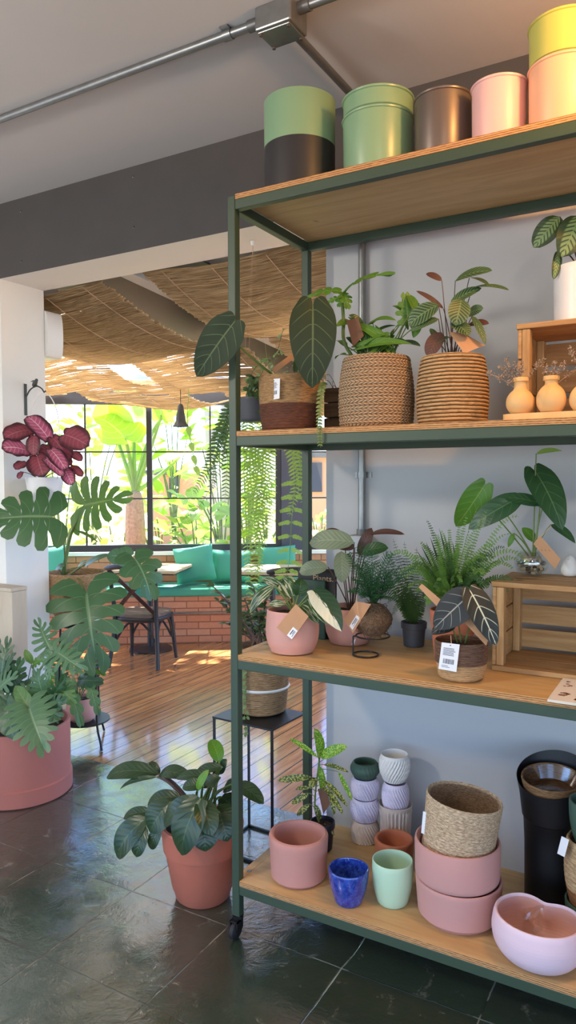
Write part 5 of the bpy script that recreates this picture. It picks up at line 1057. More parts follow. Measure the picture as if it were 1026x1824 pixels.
for b, tt, w, mt, dy in (((78, 1240), (66, 1200), 44, 'xan', -.1), ((95, 1250), (112, 1212), 40, 'philodark', -.08), ((86, 1262), (114, 1248), 44, 'xandark', -.12), ((100, 1268), (116, 1225), 36, 'xan', -.06), ((40, 1240), (18, 1192), 50, 'xandark', -.05), ((30, 1262), (2, 1240), 56, 'xandark', -.15), ((-10, 1265), (12, 1290), 56, 'xandark', -.2), ((65, 1250), (40, 1225), 40, 'xan', -.08), ((72, 1262), (104, 1276), 50, 'xandark', -.16), ((20, 1225), (36, 1180), 44, 'xan', -.05), ((110, 1225), (130, 1250), 34, 'vine', -.08), ((-12, 1190), (-4, 1145), 50, 'xandark', 0), ((88, 1225), (96, 1196), 34, 'philo', -.02), ((40, 1272), (52, 1290), 50, 'xandark', -.2), ((5, 1225), (22, 1176), 46, 'xandark', -.08)):
    xs(b, tt, w*1.1, mt, dy, u0=.45, gmin=.75, nl=6)
# --------------------------------------------------------- terracotta floor pot
c = foot(362, 1622, .0008, 96); k = mpp(c); h = zat(c.x, c.y, 1463); rb, rt = 48*k, 74*mpp(c+V((0, 0, h)))
t = thing('potted_philodendron', 'tapered terracotta pot with large drooping glossy leaves on the slate floor', 'potted plant', c)
P = [(0, 0), (rb-.008, 0), (rb, .008), (rb+(rt-rb)*.16, h*.14), (rb+(rt-rb)*.16+.004, h*.16), (rb+(rt-rb)*.72, h*.66), (rb+(rt-rb)*.75+.004, h*.67), (rt-.002, h-.02), (rt, h-.006), (rt-.004, h), (rt-.014, h), (rt-.02, h-.02), (rt-.03, h*.7), (0, h*.7)]
MB().lathe(P, c, 72).build('pot', M['terrapot'], t); soil(t, c, rt-.02, h*.93); S0 = c+V((0, 0, h*.93)); y = c.y
yt = c.y-rt*.75
card(t, [(294, 1487), (300, 1489), (302, 1497), (296, 1495)], PZ(300, 1492, h*.85).y if False else c.y-rt*.55, M['paper'], 'sticker_tag')
card(t, [(346, 1501), (356, 1500), (357, 1507), (347, 1508)], c.y-rt*.95, M['paper'], 'sticker_tag')
H_ = V((0, 0, 1))
for b, tt, w, mt, dyb, dyt, sh in (((284, 1379), (190, 1384), 34, 'fpot', 0, -.03, 'ellip'), ((284, 1379), (342, 1386), 28, 'fpot', 0, -.02, 'ellip'), ((280, 1384), (213, 1407), 10, 'fpot', -.03, -.05, 'lance'), ((284, 1380), (267, 1357), 15, 'fpot', .02, .03, 'ellip'),
    ((262, 1456), (208, 1527), 48, 'fpot', -.1, -.15, 'ellip'), ((260, 1472), (243, 1527), 28, 'fpot', -.12, -.16, 'ellip'), ((302, 1430), (267, 1483), 50, 'fpot', -.13, -.17, 'ovate'), ((274, 1448), (220, 1457), 22, 'fpot', -.06, -.08, 'ellip'), ((322, 1420), (263, 1432), 28, 'fpot', -.06, -.08, 'ellip'), ((357, 1424), (324, 1524), 62, 'fpot', -.16, -.21, 'ovate'), ((357, 1424), (292, 1470), 40, 'fpot', -.15, -.18, 'ellip'), ((357, 1424), (378, 1489), 40, 'fpot', -.15, -.19, 'ellip'), ((364, 1462), (366, 1517), 52, 'fpot', -.13, -.16, 'ovate'), ((392, 1450), (406, 1499), 44, 'fpot', -.1, -.12, 'ovate'), ((286, 1472), (269, 1513), 22, 'fpot', -.1, -.12, 'ellip'),
    ((391, 1358), (376, 1317), 26, 'fpotbright', 0, .03, 'ellip'), ((352, 1408), (372, 1371), 15, 'fpotbright', -.12, -.1, 'ellip'), ((386, 1390), (314, 1386), 22, 'fpot', -.04, -.05, 'ellip'), ((396, 1366), (345, 1385), 22, 'fpot', -.01, -.02, 'ellip'), ((362, 1400), (325, 1402), 24, 'fpot', -.1, -.12, 'ellip'), ((392, 1385), (362, 1402), 22, 'fpot', -.06, -.08, 'ellip'), ((420, 1396), (470, 1432), 28, 'fpot', 0, -.02, 'ellip'), ((400, 1405), (425, 1400), 26, 'fpot', 0, 0, 'ovate'), ((390, 1375), (404, 1352), 22, 'fpot', .02, .03, 'ovate'), ((385, 1440), (420, 1480), 40, 'fpot', -.05, -.08, 'ovate'), ((330, 1440), (300, 1450), 34, 'fpot', -.1, -.1, 'ovate'), ((395, 1420), (420, 1445), 34, 'fpot', 0, 0, 'ovate'), ((398, 1372), (375, 1370), 20, 'fpotbright', .03, .03, 'ovate')):
    S = S0+V((RP.uniform(-.05, .06), RP.uniform(-.05, .03), 0)); lv(t, L[mt], b, tt, w*1.05, y, dyb, dyt, sh, S=S, sr=.0045, smat=M['stemdark'] if b[0] < 300 and b[1] < 1400 else M['stem'], up=.07, nu=8, nv=14, arch=.14, fold=.14, N=-FW*.6+UP*.7+V((RP.uniform(-.15, .15), 0, 0)))
# --------------------------------------------------------- tall square stand with jade shrub
tz = zat(-1.766, 2.755, 1254); B_ = V((-1.766, 2.755, 0)); f1 = PZ(485, 1300, tz); l1 = PZ(378, 1276, tz); r1 = PZ(540, 1268, tz)
e1 = (f1-l1); e1.z = 0; sd_ = .30; ux = V((.62, -.785, 0)).normalized(); ux = e1.normalized(); uy = V((-ux.y, ux.x, 0)); f1 = V((f1.x, f1.y, 0)); sx_ = e1.length; sy_ = min(.34, (r1-V((f1.x, f1.y, r1.z))).dot(uy)) if (r1-V((f1.x, f1.y, r1.z))).dot(uy) > .1 else .3
cc = f1-ux*sx_/2+uy*sy_/2
t = thing('tall_stand', 'tall slim black metal stand with a square top behind the shelf post', 'plant stand', (cc.x, cc.y, 0))
MB().obox(V((cc.x, cc.y, tz-.004)), ux*sx_/2, uy*sy_/2, V((0, 0, .004))).build('square_top', M['black'], t, bevel=.001)
co = [(1, -1), (-1, -1), (-1, 1), (1, 1)]; q_ = [cc+ux*(a*(sx_/2-.006))+uy*(b*(sy_/2-.006)) for a, b in co]
for p in q_: MB().bar(V((p.x, p.y, .0005)), V((p.x, p.y, tz-.0085)), .009, .009, 0, up=(1, 0, 0)).build('leg', M['black'], t)
for i in range(4): a, b = q_[i], q_[(i+1) % 4]; d = (b-a).normalized()*.005; MB().bar(a+d+V((0, 0, .006)), b-d+V((0, 0, .006)), .009, .009).build('base_bar', M['black'], t)
c = PZ(466, 1281, tz+.0006); k = mpp(c); rB = 50*k; c = c+hdir(c)*rB; h = zat(c.x, c.y, 1150)-tz; zl = zat(c.x-.05, c.y-rB*.8, 1226)
M['jbas4'] = basketmat('grey_brown_seagrass', G(178, 146, 110), G(120, 92, 66), (1, 1, 10), 40)
t = thing('potted_jade', 'banded seagrass basket of glossy small leaved shrub on the tall black stand', 'potted plant', (c.x, c.y, tz))
basket(c, tz+.0006, rB*.9, rB*1.02, h, None, coil=30, amp=.0012, bulge=.006).build('basket', M['jbas4'], t); zl = zl-tz
MB().lathe([(rB*.99+.004, zl-.006), (rB*.99+.008, zl), (rB*.99+.004, zl+.006), (rB*.95, zl)], (c.x, c.y, tz), 60).build('white_band', M['p_white'], t); soil(t, c, rB*.9, tz+h*.9)
S0 = V((c.x, c.y, tz+h*.9)); y = c.y; rj = random.Random(12); nlf = 0
for px, py in ((380, 1045), (395, 1058), (405, 1075), (388, 1070), (440, 1095), (455, 1075), (470, 1090), (448, 1120), (462, 1115), (435, 1065), (425, 1100), (475, 1060), (402, 1110), (452, 1045)):
    E = PY(px, py, y+rj.uniform(-.1, .08)); br = bez(S0+V((rj.uniform(-.05, .05), rj.uniform(-.04, .04), 0)), (S0+E)/2+V((0, 0, .04)), E, 10); o = MB().tube(br, [.0065-.0004*i for i in range(11)], 6).build('branch', M['stemdark'], t)
    mb = MB()
    for i in range(16):
        q = br[rj.randint(4, 10)]; a = rj.uniform(0, 6.28); d = V((math.cos(a), math.sin(a), rj.uniform(-.3, .8))).normalized(); leaf(mb, q, q+d*rj.uniform(.03, .05), rj.uniform(.015, .022), V((rj.uniform(-.5, .5), -.4, 1)), 'ovate', nu=4, nv=5, arch=.05, fold=.1)
    mb.build('leaves', L['zz'], o, sharp=0)
for px in (436, 440):
    vp = cat_rom([S0+V((-.06, -.06, .02)), PY(px, 1170, y-rB-.012), PY(px-2, 1230, y-rB-.014), PY(px+1, 1305, y-rB-.012)], 8); o = MB().tube(vp, .0011, 5).build('trailing_stem', M['stem'], t); mb = MB()
    for i in range(3, len(vp)): d = V((rj.uniform(-1, 1), -.4, -.5)).normalized(); leaf(mb, vp[i], vp[i]+d*.022, .013, NN(), 'ovate', nu=2, nv=4)
    mb.build('leaves', L['ivy'], o, sharp=0)
# --------------------------------------------------------- hanging fern behind the shelf post
c = PY(452, 752, 2.86); k = mpp(c); t = thing('hanging_fern', 'hanging pot of long trailing ferns behind the front shelf post', 'potted plant', c); rB = .085; h = .11
MB().lathe(rim_prof(.065, rB, h, th=.004), c, 40).build('pot', M['nursery'], t); soil(t, c, rB-.01, c.z+h*.9); S0 = c+V((0, 0, h*.9)); y = c.y; ap = V((c.x, c.y, LINT-.003))
MB().lathe([(0, -.02), (.008, -.02), (.012, 0), (0, 0)], ap, 12).build('ceiling_hook', M['cream'], t)
for a in (0.4, 2.5, 4.6): MB().tube([ap+V((0, 0, -.018)), c+V((rB*math.cos(a), rB*math.sin(a), h-.004))], .0005, 5).build('hanging_wire', M['string'], t)
def drape(pts, dys, lp, n, mt, wr=.24, droop=.2, taper=.7, jit=0):
    P = [S0+V((RP.uniform(-.03, .03), RP.uniform(-.03, .03), 0))]+[PY(a, b, y+d) for (a, b), d in zip(pts, dys)]; mb = MB(); frond(mb, cat_rom(P, 6), lp, n, wr, NN((.9, .3), .3), droop, r=.0014, taper=taper, start=.12); mb.build('frond', L[mt], t, sharp=0)
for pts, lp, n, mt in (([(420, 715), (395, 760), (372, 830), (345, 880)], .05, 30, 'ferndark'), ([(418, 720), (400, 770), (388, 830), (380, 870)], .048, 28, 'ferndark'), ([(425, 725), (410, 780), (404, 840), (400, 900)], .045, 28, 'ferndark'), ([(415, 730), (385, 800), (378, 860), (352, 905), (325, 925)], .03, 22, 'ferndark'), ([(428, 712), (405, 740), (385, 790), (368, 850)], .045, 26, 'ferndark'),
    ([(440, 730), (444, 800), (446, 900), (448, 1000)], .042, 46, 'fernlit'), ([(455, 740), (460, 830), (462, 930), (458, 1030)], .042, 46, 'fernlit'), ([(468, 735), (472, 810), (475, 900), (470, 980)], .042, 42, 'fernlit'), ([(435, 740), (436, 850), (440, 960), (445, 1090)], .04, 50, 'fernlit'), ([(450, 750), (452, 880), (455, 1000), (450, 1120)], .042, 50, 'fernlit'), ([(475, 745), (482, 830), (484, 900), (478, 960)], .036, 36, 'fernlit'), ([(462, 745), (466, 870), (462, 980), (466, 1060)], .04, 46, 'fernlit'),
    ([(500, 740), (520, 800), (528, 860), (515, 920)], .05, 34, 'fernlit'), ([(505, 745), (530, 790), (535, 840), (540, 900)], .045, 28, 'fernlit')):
    drape(pts, [-.02+RP.uniform(-.04, .04) for _ in pts], lp, n, mt)
# the open frond with long separate leaflets
P = cat_rom([S0+V((.02, 0, 0)), PY(512, 780, y), PY(524, 860, y), PY(519, 930, y), PY(515, 1000, y), PY(506, 1040, y)], 6); mb = MB(); mb.tube(P, .0014, 5)
for i in range(12, len(P)-1, 2):
    p = P[i]
    for sg, dn in ((-1, .25), (1, .15+.02*i)): frond(mb, [p, p+RT*sg*.028-V((0, 0, .008*dn)), p+RT*sg*.06-V((0, 0, .03*dn+.004))], .012, 10, .55, -FW, .1, r=.0008, taper=.4)
mb.build('frond', L['fernlit'], t, sharp=0)
for pts in ([(470, 700), (490, 640), (505, 585)], [(455, 690), (475, 650), (500, 625)], [(440, 690), (455, 655), (478, 640)], [(480, 690), (520, 650), (530, 610)]):
    P = cat_rom([S0]+[PY(a, b, y+RP.uniform(-.05, .02)) for a, b in pts], 6); o = MB().tube(P, .0012, 5).build('climbing_stem', M['stemdark'], t); mb = MB()
    for i in range(5, len(P), 1): d = V((RP.uniform(-1, 1), RP.uniform(-.5, .2), RP.uniform(-.5, .6))).normalized(); leaf(mb, P[i], P[i]+d*RP.uniform(.015, .035), .012, NN(), 'ovate', nu=2, nv=4)
    mb.build('leaves', L['ivy'], o, sharp=0)
for i in range(10):
    E = PY(432+RP.uniform(0, 40), 670+RP.uniform(0, 90), y-.05+RP.uniform(-.06, .04)); br = bez(S0, (S0+E)/2+V((0, 0, .04)), E, 8); o = MB().tube(br, .0014, 5).build('branch', M['stem'], t); mb = MB()
    for q in range(14): p = br[RP.randint(4, 8)]; d = V((RP.uniform(-1, 1), RP.uniform(-.6, .2), RP.uniform(-1, .4))).normalized(); leaf(mb, p, p+d*.04, .018, NN(), 'ovate', nu=2, nv=5)
    mb.build('leaves', L['zz'], o, sharp=0)
# ================================================================ deck room behind the opening
def Q(s, c, z): return TD*s+ND*c+V((0, 0, z))          # point along / across the window wall
def sOf(p): return V(p).dot(TD)
CW = 7.67
def pw(px, py, c=CW): return PN(px, py, ND, c)
zs0, zs1 = pw(262, 970).z, pw(262, 721).z
sL, sR = sOf(pw(80, 850))-2.2, sOf(pw(581, 850))+2.4
def qbox(mb, s0, s1, c0, c1, z0, z1, m=0):
    return mb.obox(Q((s0+s1)/2, (c0+c1)/2, (z0+z1)/2), TD*(s1-s0)/2, ND*(c1-c0)/2, V((0, 0, (z1-z0)/2)), m)
s_mul, s_m2 = sOf(pw(262, 850)), sOf(pw(271.5, 850)); s_r0, s_r1 = sOf(pw(485, 850)), sOf(pw(500, 850)); s_c1 = sOf(pw(546, 850))
zb1, zb2 = pw(262, 888).z, pw(262, 805).z
def window(name, s0, s1, thick_mull, thin):
    mb = MB()
    qbox(mb, s0, s1, CW-.04, CW+.04, zs0-.065, zs0); qbox(mb, s0, s1, CW-.04, CW+.04, zs1, zs1+.13)
    qbox(mb, s0, s0+.055, CW-.04, CW+.04, zs0, zs1); qbox(mb, s1-.055, s1, CW-.04, CW+.04, zs0, zs1)
    for a, b in thick_mull: qbox(mb, a, b, CW-.035, CW+.035, zs0, zs1)
    for a in thin: qbox(mb, a-.008, a+.008, CW-.012, CW+.012, zs0, zs1)
    for z in (zb1, zb2): qbox(mb, s0, s1, CW-.0115, CW+.0115, z-.007, z+.007)
    w = struct(name, mb, M['frame']); p = MB(); c = CW
    p.add([Q(s0, c, zs0), Q(s1, c, zs0), Q(s1, c, zs1), Q(s0, c, zs1)], [(0, 1, 2, 3)], 0, None, False); p.build('pane', M['pane'], w); return w
t1 = sOf(pw(153, 850)); t2 = sOf(pw(375, 850))
window('window_1', sL, s_r1, [(s_mul, s_m2)], [t1, t2, t1-(t2-t1)*.5])
window('window_2', s_c1, sR, [], [s_c1+1.0])
mb = MB(); qbox(mb, s_r1+.002, s_c1-.002, CW-.055, CW+.1, zs0-.0655, 2.62); struct('trim_1_window_column', mb, M['column'])
mb = MB(); qbox(mb, sL, sR, CW-.06, CW+.1, -.08, zs0-.105); struct('wall_window_brick', mb, M['brick'])
mb = MB(); qbox(mb, sL, sR, CW-.085, CW+.12, zs0-.104, zs0-.066); struct('trim_2_window_sill', mb, M['cream'])
# bench
zq = .455
mb = MB(); qbox(mb, sL+.3, sR-.8, C0, CW-.062, -.003, zq)
bench = mb.build('brick_bench', M['brick']); tag(bench, 'long red brick bench under the black framed windows', 'bench')
mb = MB(); za = zat(Q(sOf(PZ(300, 1145)), C0, 0).x, Q(sOf(PZ(300, 1145)), C0, 0).y, 1092)
mb.tube([Q(sL+.35, C0-.013, za), Q(sR-.9, C0-.013, za)], .011, 8); o = mb.build('bench_pipe', M['galv'], bench); o['label'] = 'thin grey pipe along the brick'
mb = MB(); qbox(mb, sL+.35, sR-.9, C0-.025, CW-.07, zq+.001, zq+.085)
o = mb.build('seat_cushion', M['teal'], bevel=.025, seg=3); tag(o, 'long flat teal seat cushion on the brick bench', 'cushion')
def pillow(c, ax, az, wd, ht, th, label, cat='cushion'):
    ax, az = ax.normalized(), az.normalized(); ay = az.cross(ax).normalized(); mb = MB(); n = 14
    for sg in (1, -1):
        rows = []
        for i in range(n+1):
            row = []
            for j in range(n+1):
                u, v = 2*j/n-1, 2*i/n-1; k = (1-u**4)*(1-v**4); pin = 1-.07*(1-abs(u))*abs(v)**3; pin2 = 1-.07*(1-abs(v))*abs(u)**3
                row.append(c+ax*(u*wd/2*pin2)+az*(v*ht/2*pin)+ay*(sg*th/2*max(0, k)**.55))
            rows.append(row)
        mb.grid(rows)
    o = mb.build('throw_pillow', M['teal'], sharp=0); return tag(o, label, cat, 'teal throw pillows on the bench')
zp = zq+.09; lean = V((0, 0, 1))*.95+ND*.25
def pil(px, w, h, c, rot, label):
    s = sOf(pw(px, 1000, c)); ax = TD*math.cos(rot)+V((0, 0, 1))*math.sin(rot); az = lean*math.cos(rot)-TD*math.sin(rot)
    lift_ = abs(math.sin(rot))*w/2+abs(math.cos(rot))*h/2
    pillow(Q(s, c, zp+lift_*.955), ax, az, w, h, .15, label)
pil(347, .40, .37, 7.40, math.radians(8), 'tilted teal pillow leaning at the middle of the bench')
pil(412, .40, .33, 7.47, math.radians(-3), 'teal pillow just right of the tilted one, partly behind the shelf post')
pil(80, .42, .38, 7.47, math.radians(4), 'teal pillow at the left end, behind the monstera basket')
pil(494, .40, .37, 7.47, math.radians(3), 'teal pillow at the right, behind the hanging fern')
# ---------------------------------------------------------------- tables
def table(name, label, c, ax, ay, wx, wy, z):
    t = thing(name, label, 'table', (c.x, c.y, 0)); c = V((c.x, c.y, 0))
    MB().obox(c+V((0, 0, z-.014)), ax*wx/2, ay*wy/2, V((0, 0, .014))).build('table_top', M['table'], t, bevel=.004)
    MB().obox(c+V((0, 0, z-.034)), ax*(wx/2-.012), ay*(wy/2-.012), V((0, 0, .006))).build('under_frame', M['chair'], t, bevel=.002)
    pc = c+ND*min(0, C0-.24-ND.dot(c)); MB().lathe([(0, 0), (.2, 0), (.2, .012), (.03, .03), (.025, z-.04), (.06, z-.04), (.06, z-.028), (0, z-.028)], pc, 24).build('pedestal', M['chair'], t); return t
tz = .76; a_, b_ = PZ(346, 1003, tz), PZ(311, 1017.5, tz); ay = (a_-b_).normalized(); ax = V((ay.y, -ay.x, 0)); ln = min(.58, (a_-b_).length)
ctr = b_+ay*ln/2-ax*.32
table('cafe_table', 'small cafe table with pale wooden top between chair and bench', ctr, ax, ay, .64, ln, tz)
pc_ = PZ(226, 1007, tz+.0008); k_ = mpp(pc_); tp_ = thing('potted_plant', 'small white pot with a bright green plant on the cafe table', 'potted plant', pc_); hp_ = zat(pc_.x, pc_.y, 984)-pc_.z
MB().lathe([(0, 0), (9*k_, 0), (12*k_, hp_-.003), (11.5*k_, hp_), (10.5*k_, hp_-.004), (9*k_, .02), (0, .02)], pc_, 28).build('pot', M['whitepot'], tp_)
for i_ in range(16):
    a_ = i_*2.4; d_ = V((math.cos(a_)*.7, math.sin(a_)*.7, .75)); mb = MB(); leaf(mb, pc_+V((0, 0, hp_-.01)), pc_+V((0, 0, hp_-.01))+d_*.07, .035, V((0, 0, 1)), 'ovate', nu=4, nv=6); mb.build('leaf', L['spathe'], tp_, sharp=0)
b2 = PZ(470, 1018, tz); table('cafe_table', 'pale topped cafe table glimpsed behind the trailing plants at right', b2+V((-.06, .25, 0)), ax, ay, .6, .6, tz)
# ---------------------------------------------------------------- bentwood chair
def chair(c, r, f, label):
    """c floor centre, r chair's right, f direction it faces"""
    t = thing('bistro_chair', label, 'chair', c, 'black cross back chairs on the deck'); k = lambda x, y, z: V(c)+r*x+f*y+V((0, 0, z))
    seat = MB(); rows = []
    for z, sc in ((.425, .9), (.43, 1), (.452, 1.0), (.46, .97), (.457, .8), (.454, .02)):
        rows.append([k((.215*(1+.06*math.sin(th)))*sc*math.copysign(abs(math.cos(th))**.6, math.cos(th)), .205*sc*math.copysign(abs(math.sin(th))**.6, math.sin(th)), z) for th in [2*PI*i/36 for i in range(36)]])
    seat.grid(rows, 0, None, True); so_ = seat.build('seat', M['chairseat'], t)
    ring = MB().tube([k(.205*math.copysign(abs(math.cos(th))**.6, math.cos(th)), .195*math.copysign(abs(math.sin(th))**.6, math.sin(th)), .41) for th in [2*PI*i/32 for i in range(32)]], .021, 8, closed=True); ring.build('seat_frame', M['chair'], t)
    for sx in (-1, 1):
        MB().tube([k(sx*.215, .215, 0), k(sx*.2, .19, .22), k(sx*.185, .165, .42)], [.015, .019, .02], 10).build('leg', M['chair'], t)
        MB().tube(cat_rom([k(sx*.225, -.235, 0), k(sx*.2, -.185, .25), k(sx*.19, -.175, .45), k(sx*.2, -.2, .66), k(sx*.205, -.245, .86)], 5), .0185, 10).build('rear_leg', M['chair'], t)
        MB().tube(bez(k(sx*.19, -.16, .2), k(sx*.19, -.14, .4), k(sx*.19, 0, .4), 8), .01, 8).build('brace', M['chair'], t)
        MB().tube(bez(k(sx*.195, .17, .2), k(sx*.19, .15, .4), k(sx*.19, 0, .4), 8), .01, 8).build('brace', M['chair'], t)
    for yy in (-.175, .175): MB().tube(bez(k(-.19, yy, .2), k(0, yy, .6), k(.19, yy, .2), 10), .01, 8).build('brace', M['chair'], t)
    tp = [k(x, -.245-.05*(1-(x/.23)**2), .855+.025*(1-(x/.23)**2)) for x in [-.235+.47*i/12 for i in range(13)]]
    MB().tube(tp, [.016]+[.024]*11+[.016], 10).build('top_rail', M['chair'], t)
    for sx in (-1, 1):
        mb = MB(); P_ = bez(k(sx*.2, -.24, .83), k(0, -.27, .68), k(-sx*.17, -.18, .475), 10)
        for i in range(10): mb.bar(P_[i], P_[i+1]+(P_[i+1]-P_[i])*.08, .034, .009, 0, up=f)
        mb.build('cross_slat', M['chairx'], t)
    return t
r_ = V((.9535, .3015, 0)); f_ = V((-.3015, .9535, 0))
chair(V((-4.28, 4.88, -.004)), r_, f_, 'black cross back bistro chair with wooden seat beside the cafe table')
p = PZ(528, 1014, .88); chair(V((p.x, p.y, -.004))+V((-.5, .866, 0))*.29, V((.866, .5, 0)), V((-.5, .866, 0)), 'black bistro chair mostly hidden behind the leafy plants at right')
# ---------------------------------------------------------------- rafters and bamboo mats
def roofz(y): return 2.755-.085*(y-3.0)
def yend(x): return (CW-.06+.563*x)/.826
XBM = [-5.52, -4.17, -2.80, -1.35]
lab = ['leftmost grey steel rafter under the roof', 'grey steel rafter left of the hanging bell', 'grey steel rafter nearest the shelf post', 'grey steel rafter behind the shelf']
for x, lb in zip(XBM, lab):
    mb = MB(); y2 = yend(x)-.01
    mb.bar((x, YD+.002, roofz(YD)+.02), (x, y2, roofz(y2)+.02), .05, .07)
    mb.bar((x, YD+.002, roofz(YD)-.018), (x, y2, roofz(y2)-.018), .09, .006)
    o = mb.build('roof_rafter', M['rafter']); tag(o, lb, 'rafter', 'steel rafters over the deck')
mb = MB(); mb.bar((-3.0, YD+.02, roofz(YD+.02)+.07), (-3.0, 6.3, roofz(6.3)+.07), 1.15, .01); tag(mb.build('roof_sheet', M['frame']), 'dark roof sheet seen through the gap beside the rafter', 'roof sheet')
def panelmat():
    t = NT('translucent_roof_panel'); tr = t.n.new('ShaderNodeBsdfTranslucent'); tr.inputs[0].default_value = (.97, .97, .98, 1); df = t.n.new('ShaderNodeBsdfDiffuse'); df.inputs[0].default_value = (.8, .8, .8, 1)
    mx = t.n.new('ShaderNodeMixShader'); mx.inputs[0].default_value = .1; t.l.new(tr.outputs[0], mx.inputs[1]); t.l.new(df.outputs[0], mx.inputs[2]); t.l.new(mx.outputs[0], t.out.inputs[0]); return t.mat
rz = lambda x, y: V((x, y, roofz(y)+.085)); mb = MB(); xs_ = [-9+i*.4 for i in range(21)]
mb.grid([[rz(x, YD+.001) for x in xs_], [rz(x, max(YD+.01, yend(x)-.02)) for x in xs_]], smooth=False); struct('ceiling_deck_panel', mb, panelmat())
mb = MB().box((-7, YD+.003, 2.84), (-.6, YD+.75, 2.86)); tag(mb.build('sun_block_strip', M['galvdark']), 'added grey strip behind the dark lintel, blocking sun from the slate floor', 'sun blocker')  # strip added only to stop sun falling on the slate
def bamboomat():
    t = NT('bamboo_stick'); p = t.pos((2.5, 160, 160)); n = t.noise(p, 1.0, 3); n2 = t.noise(t.pos((1, 90, 1)), 1.0, 2)
    c = t.mix(t.ss(n, .3, .7), G(138, 112, 80), G(226, 202, 164)); c = t.mix(t.ss(n2, .6, .7), c, G(118, 90, 60))
    t.fin(c, .7, 0, .2); tr = t.n.new('ShaderNodeBsdfTranslucent'); t.l.new(t.mix(.5, c, G(232, 212, 176)), tr.inputs[0]); mx = t.n.new('ShaderNodeMixShader'); mx.inputs[0].default_value = .6
    t.l.new(t.b.outputs[0], mx.inputs[1]); t.l.new(tr.outputs[0], mx.inputs[2]); t.l.new(mx.outputs[0], t.out.inputs[0]); return t.mat
M['bamboo'] = bamboomat()
def bmat(xa, xb, ys, label, amp, gap, seed):
    rr = random.Random(seed); t = thing('bamboo_mat', label, 'bamboo blind', ((xa+xb)/2, 4, roofz(4)), 'bamboo mats under the roof'); mb = MB(); ns = 7
    def sag(y):
        for a, b in zip(ys, ys[1:]):
            if a <= y <= b: q = (y-a)/(b-a); return amp*math.sin(PI*q)**1.0
        return 0
    def zz(x, y): q = (x-xa)/(xb-xa); return roofz(y)-.05-sag(y)*(.8+.2*math.sin(PI*q))-.02*math.sin(5*x+2*y)
    y = YD+.02
    while y < yend(xb)-.02:
        y += rr.uniform(.0088, .0118); xs0 = max(xa, (0.826*(y+.03)-CW+.06)/.563); x0, x1 = xs0+rr.uniform(-.0, .03), xb-rr.uniform(0, .03)
        if x1-x0 < .1: continue
        rad = rr.uniform(.0048, .0066) if y > 4.3 else rr.uniform(.0062, .0074); tilt = rr.uniform(-.006, .006); br = rr.random() < gap(y); k0 = rr.randint(1, ns-2) if br else -9; wid = rr.randint(1, 3)
        pts = []; prev = None
        for i in range(ns+1):
            x = x0+(x1-x0)*i/ns; yy = y+tilt*(i/ns-.5)+rr.uniform(-.001, .001); pts.append(V((x, yy, zz(x, yy)+rr.uniform(-.003, .003))))
        if br: mb.tube(pts[:k0+1], rad, 4, 0, False); mb.tube(pts[min(ns-1, k0+wid):], rad, 4, 0, False)
        else: mb.tube(pts, rad, 4, 0, False)
    mb.build('bamboo_sticks', M['bamboo'], t, sharp=0)
    n = 4
    for i in range(n):
        x = xa+(xb-xa)*(i+.5)/n; ye = min(yend(x)-.05, ys[-1]); P_ = [(x, YD+.03+(ye-YD-.03)*q/30, zz(x, YD+.03+(ye-YD-.03)*q/30)-.009) for q in range(31)]
        MB().tube(P_, .0022, 5).build('binding_cord', M['string'], t)
bmat(-2.66, -1.39, [3.0, 4.3, 5.6, 6.6, 7.6], 'bamboo stick mat sagging nearest the shelf', .13, lambda y: .0, 1)
bmat(-4.11, -2.93, [3.0, 4.55, 5.75, 7.0], 'bamboo stick mat sagging in the middle of the deck roof', .17, lambda y: .0 if y < 4.7 else .2, 2)
bmat(-5.46, -4.23, [3.0, 4.3, 5.2, 6.3], 'bamboo stick mat at the left beyond the second rafter', .15, lambda y: .34, 3)
bmat(-6.9, -5.58, [3.0, 4.2, 5.4], 'bamboo stick mat at the far left end of the roof', .12, lambda y: .15, 4)
# ---------------------------------------------------------------- hanging bell, wall unit
pb = PN(322, 745, ND, 6.4); k = mpp(pb); t = thing('hanging_bell', 'dark iron bell hanging on a cord before the window', 'bell', pb)
zb0 = pb.z-15*k
MB().lathe([(0, 40*k), (3*k, 40*k), (5*k, 36*k), (6*k, 28*k), (8*k, 20*k), (9*k, 10*k), (12*k, 4*k), (15*k, 0), (14*k, 0), (8*k, 8*k), (0, 30*k)], (pb.x, pb.y, zb0), 32).build('bell_body', M['iron'], t)
MB().tube([(pb.x, pb.y, zb0+39*k), (pb.x, pb.y, roofz(pb.y)-.03)], .003, 6).build('cord', M['black'], t)
MB().lathe([(0, -2*k), (2.5*k, 0), (2.5*k, 3*k), (.7*k, 5*k), (.7*k, 24*k), (0, 24*k)], (pb.x, pb.y, zb0), 12).build('clapper', M['iron'], t)
MB().obox((pb.x, pb.y, roofz(pb.y)-.03), V((.03, 0, 0)), V((0, .03, 0)), V((0, 0, .008))).build('hook_plate', M['iron'], t)
vn = MB(); rv = random.Random(5); vt = thing('hanging_vine', 'thin pale green vine dangling beside the iron bell', 'vine', (pb.x+.02, pb.y, pb.z))
vp = cat_rom([PN(334, 650+7, ND, 6.36), PN(336, 700, ND, 6.36), PN(334, 745, ND, 6.36), PN(342, 800, ND, 6.36), PN(350, 840, ND, 6.36)], 6); vn.tube(vp, .004, 5)
vn.build('vine_stem', L['spathe'], vt)
for i, q in enumerate((14, 17, 20, 23)): leaf(vn2 := MB(), vp[q], vp[q]+V((rv.uniform(-.05, .05), 0, -.07)), .05, (.5, -.8, .3), 'heart'); vn2.build('leaf', L['spathe'], vt)
a0, a1 = PY(98, 560, 3.06), PY(60, 640, 3.06); zt_, zb_ = PY(90, 558, 3.08).z, PY(90, 640, 3.08).z
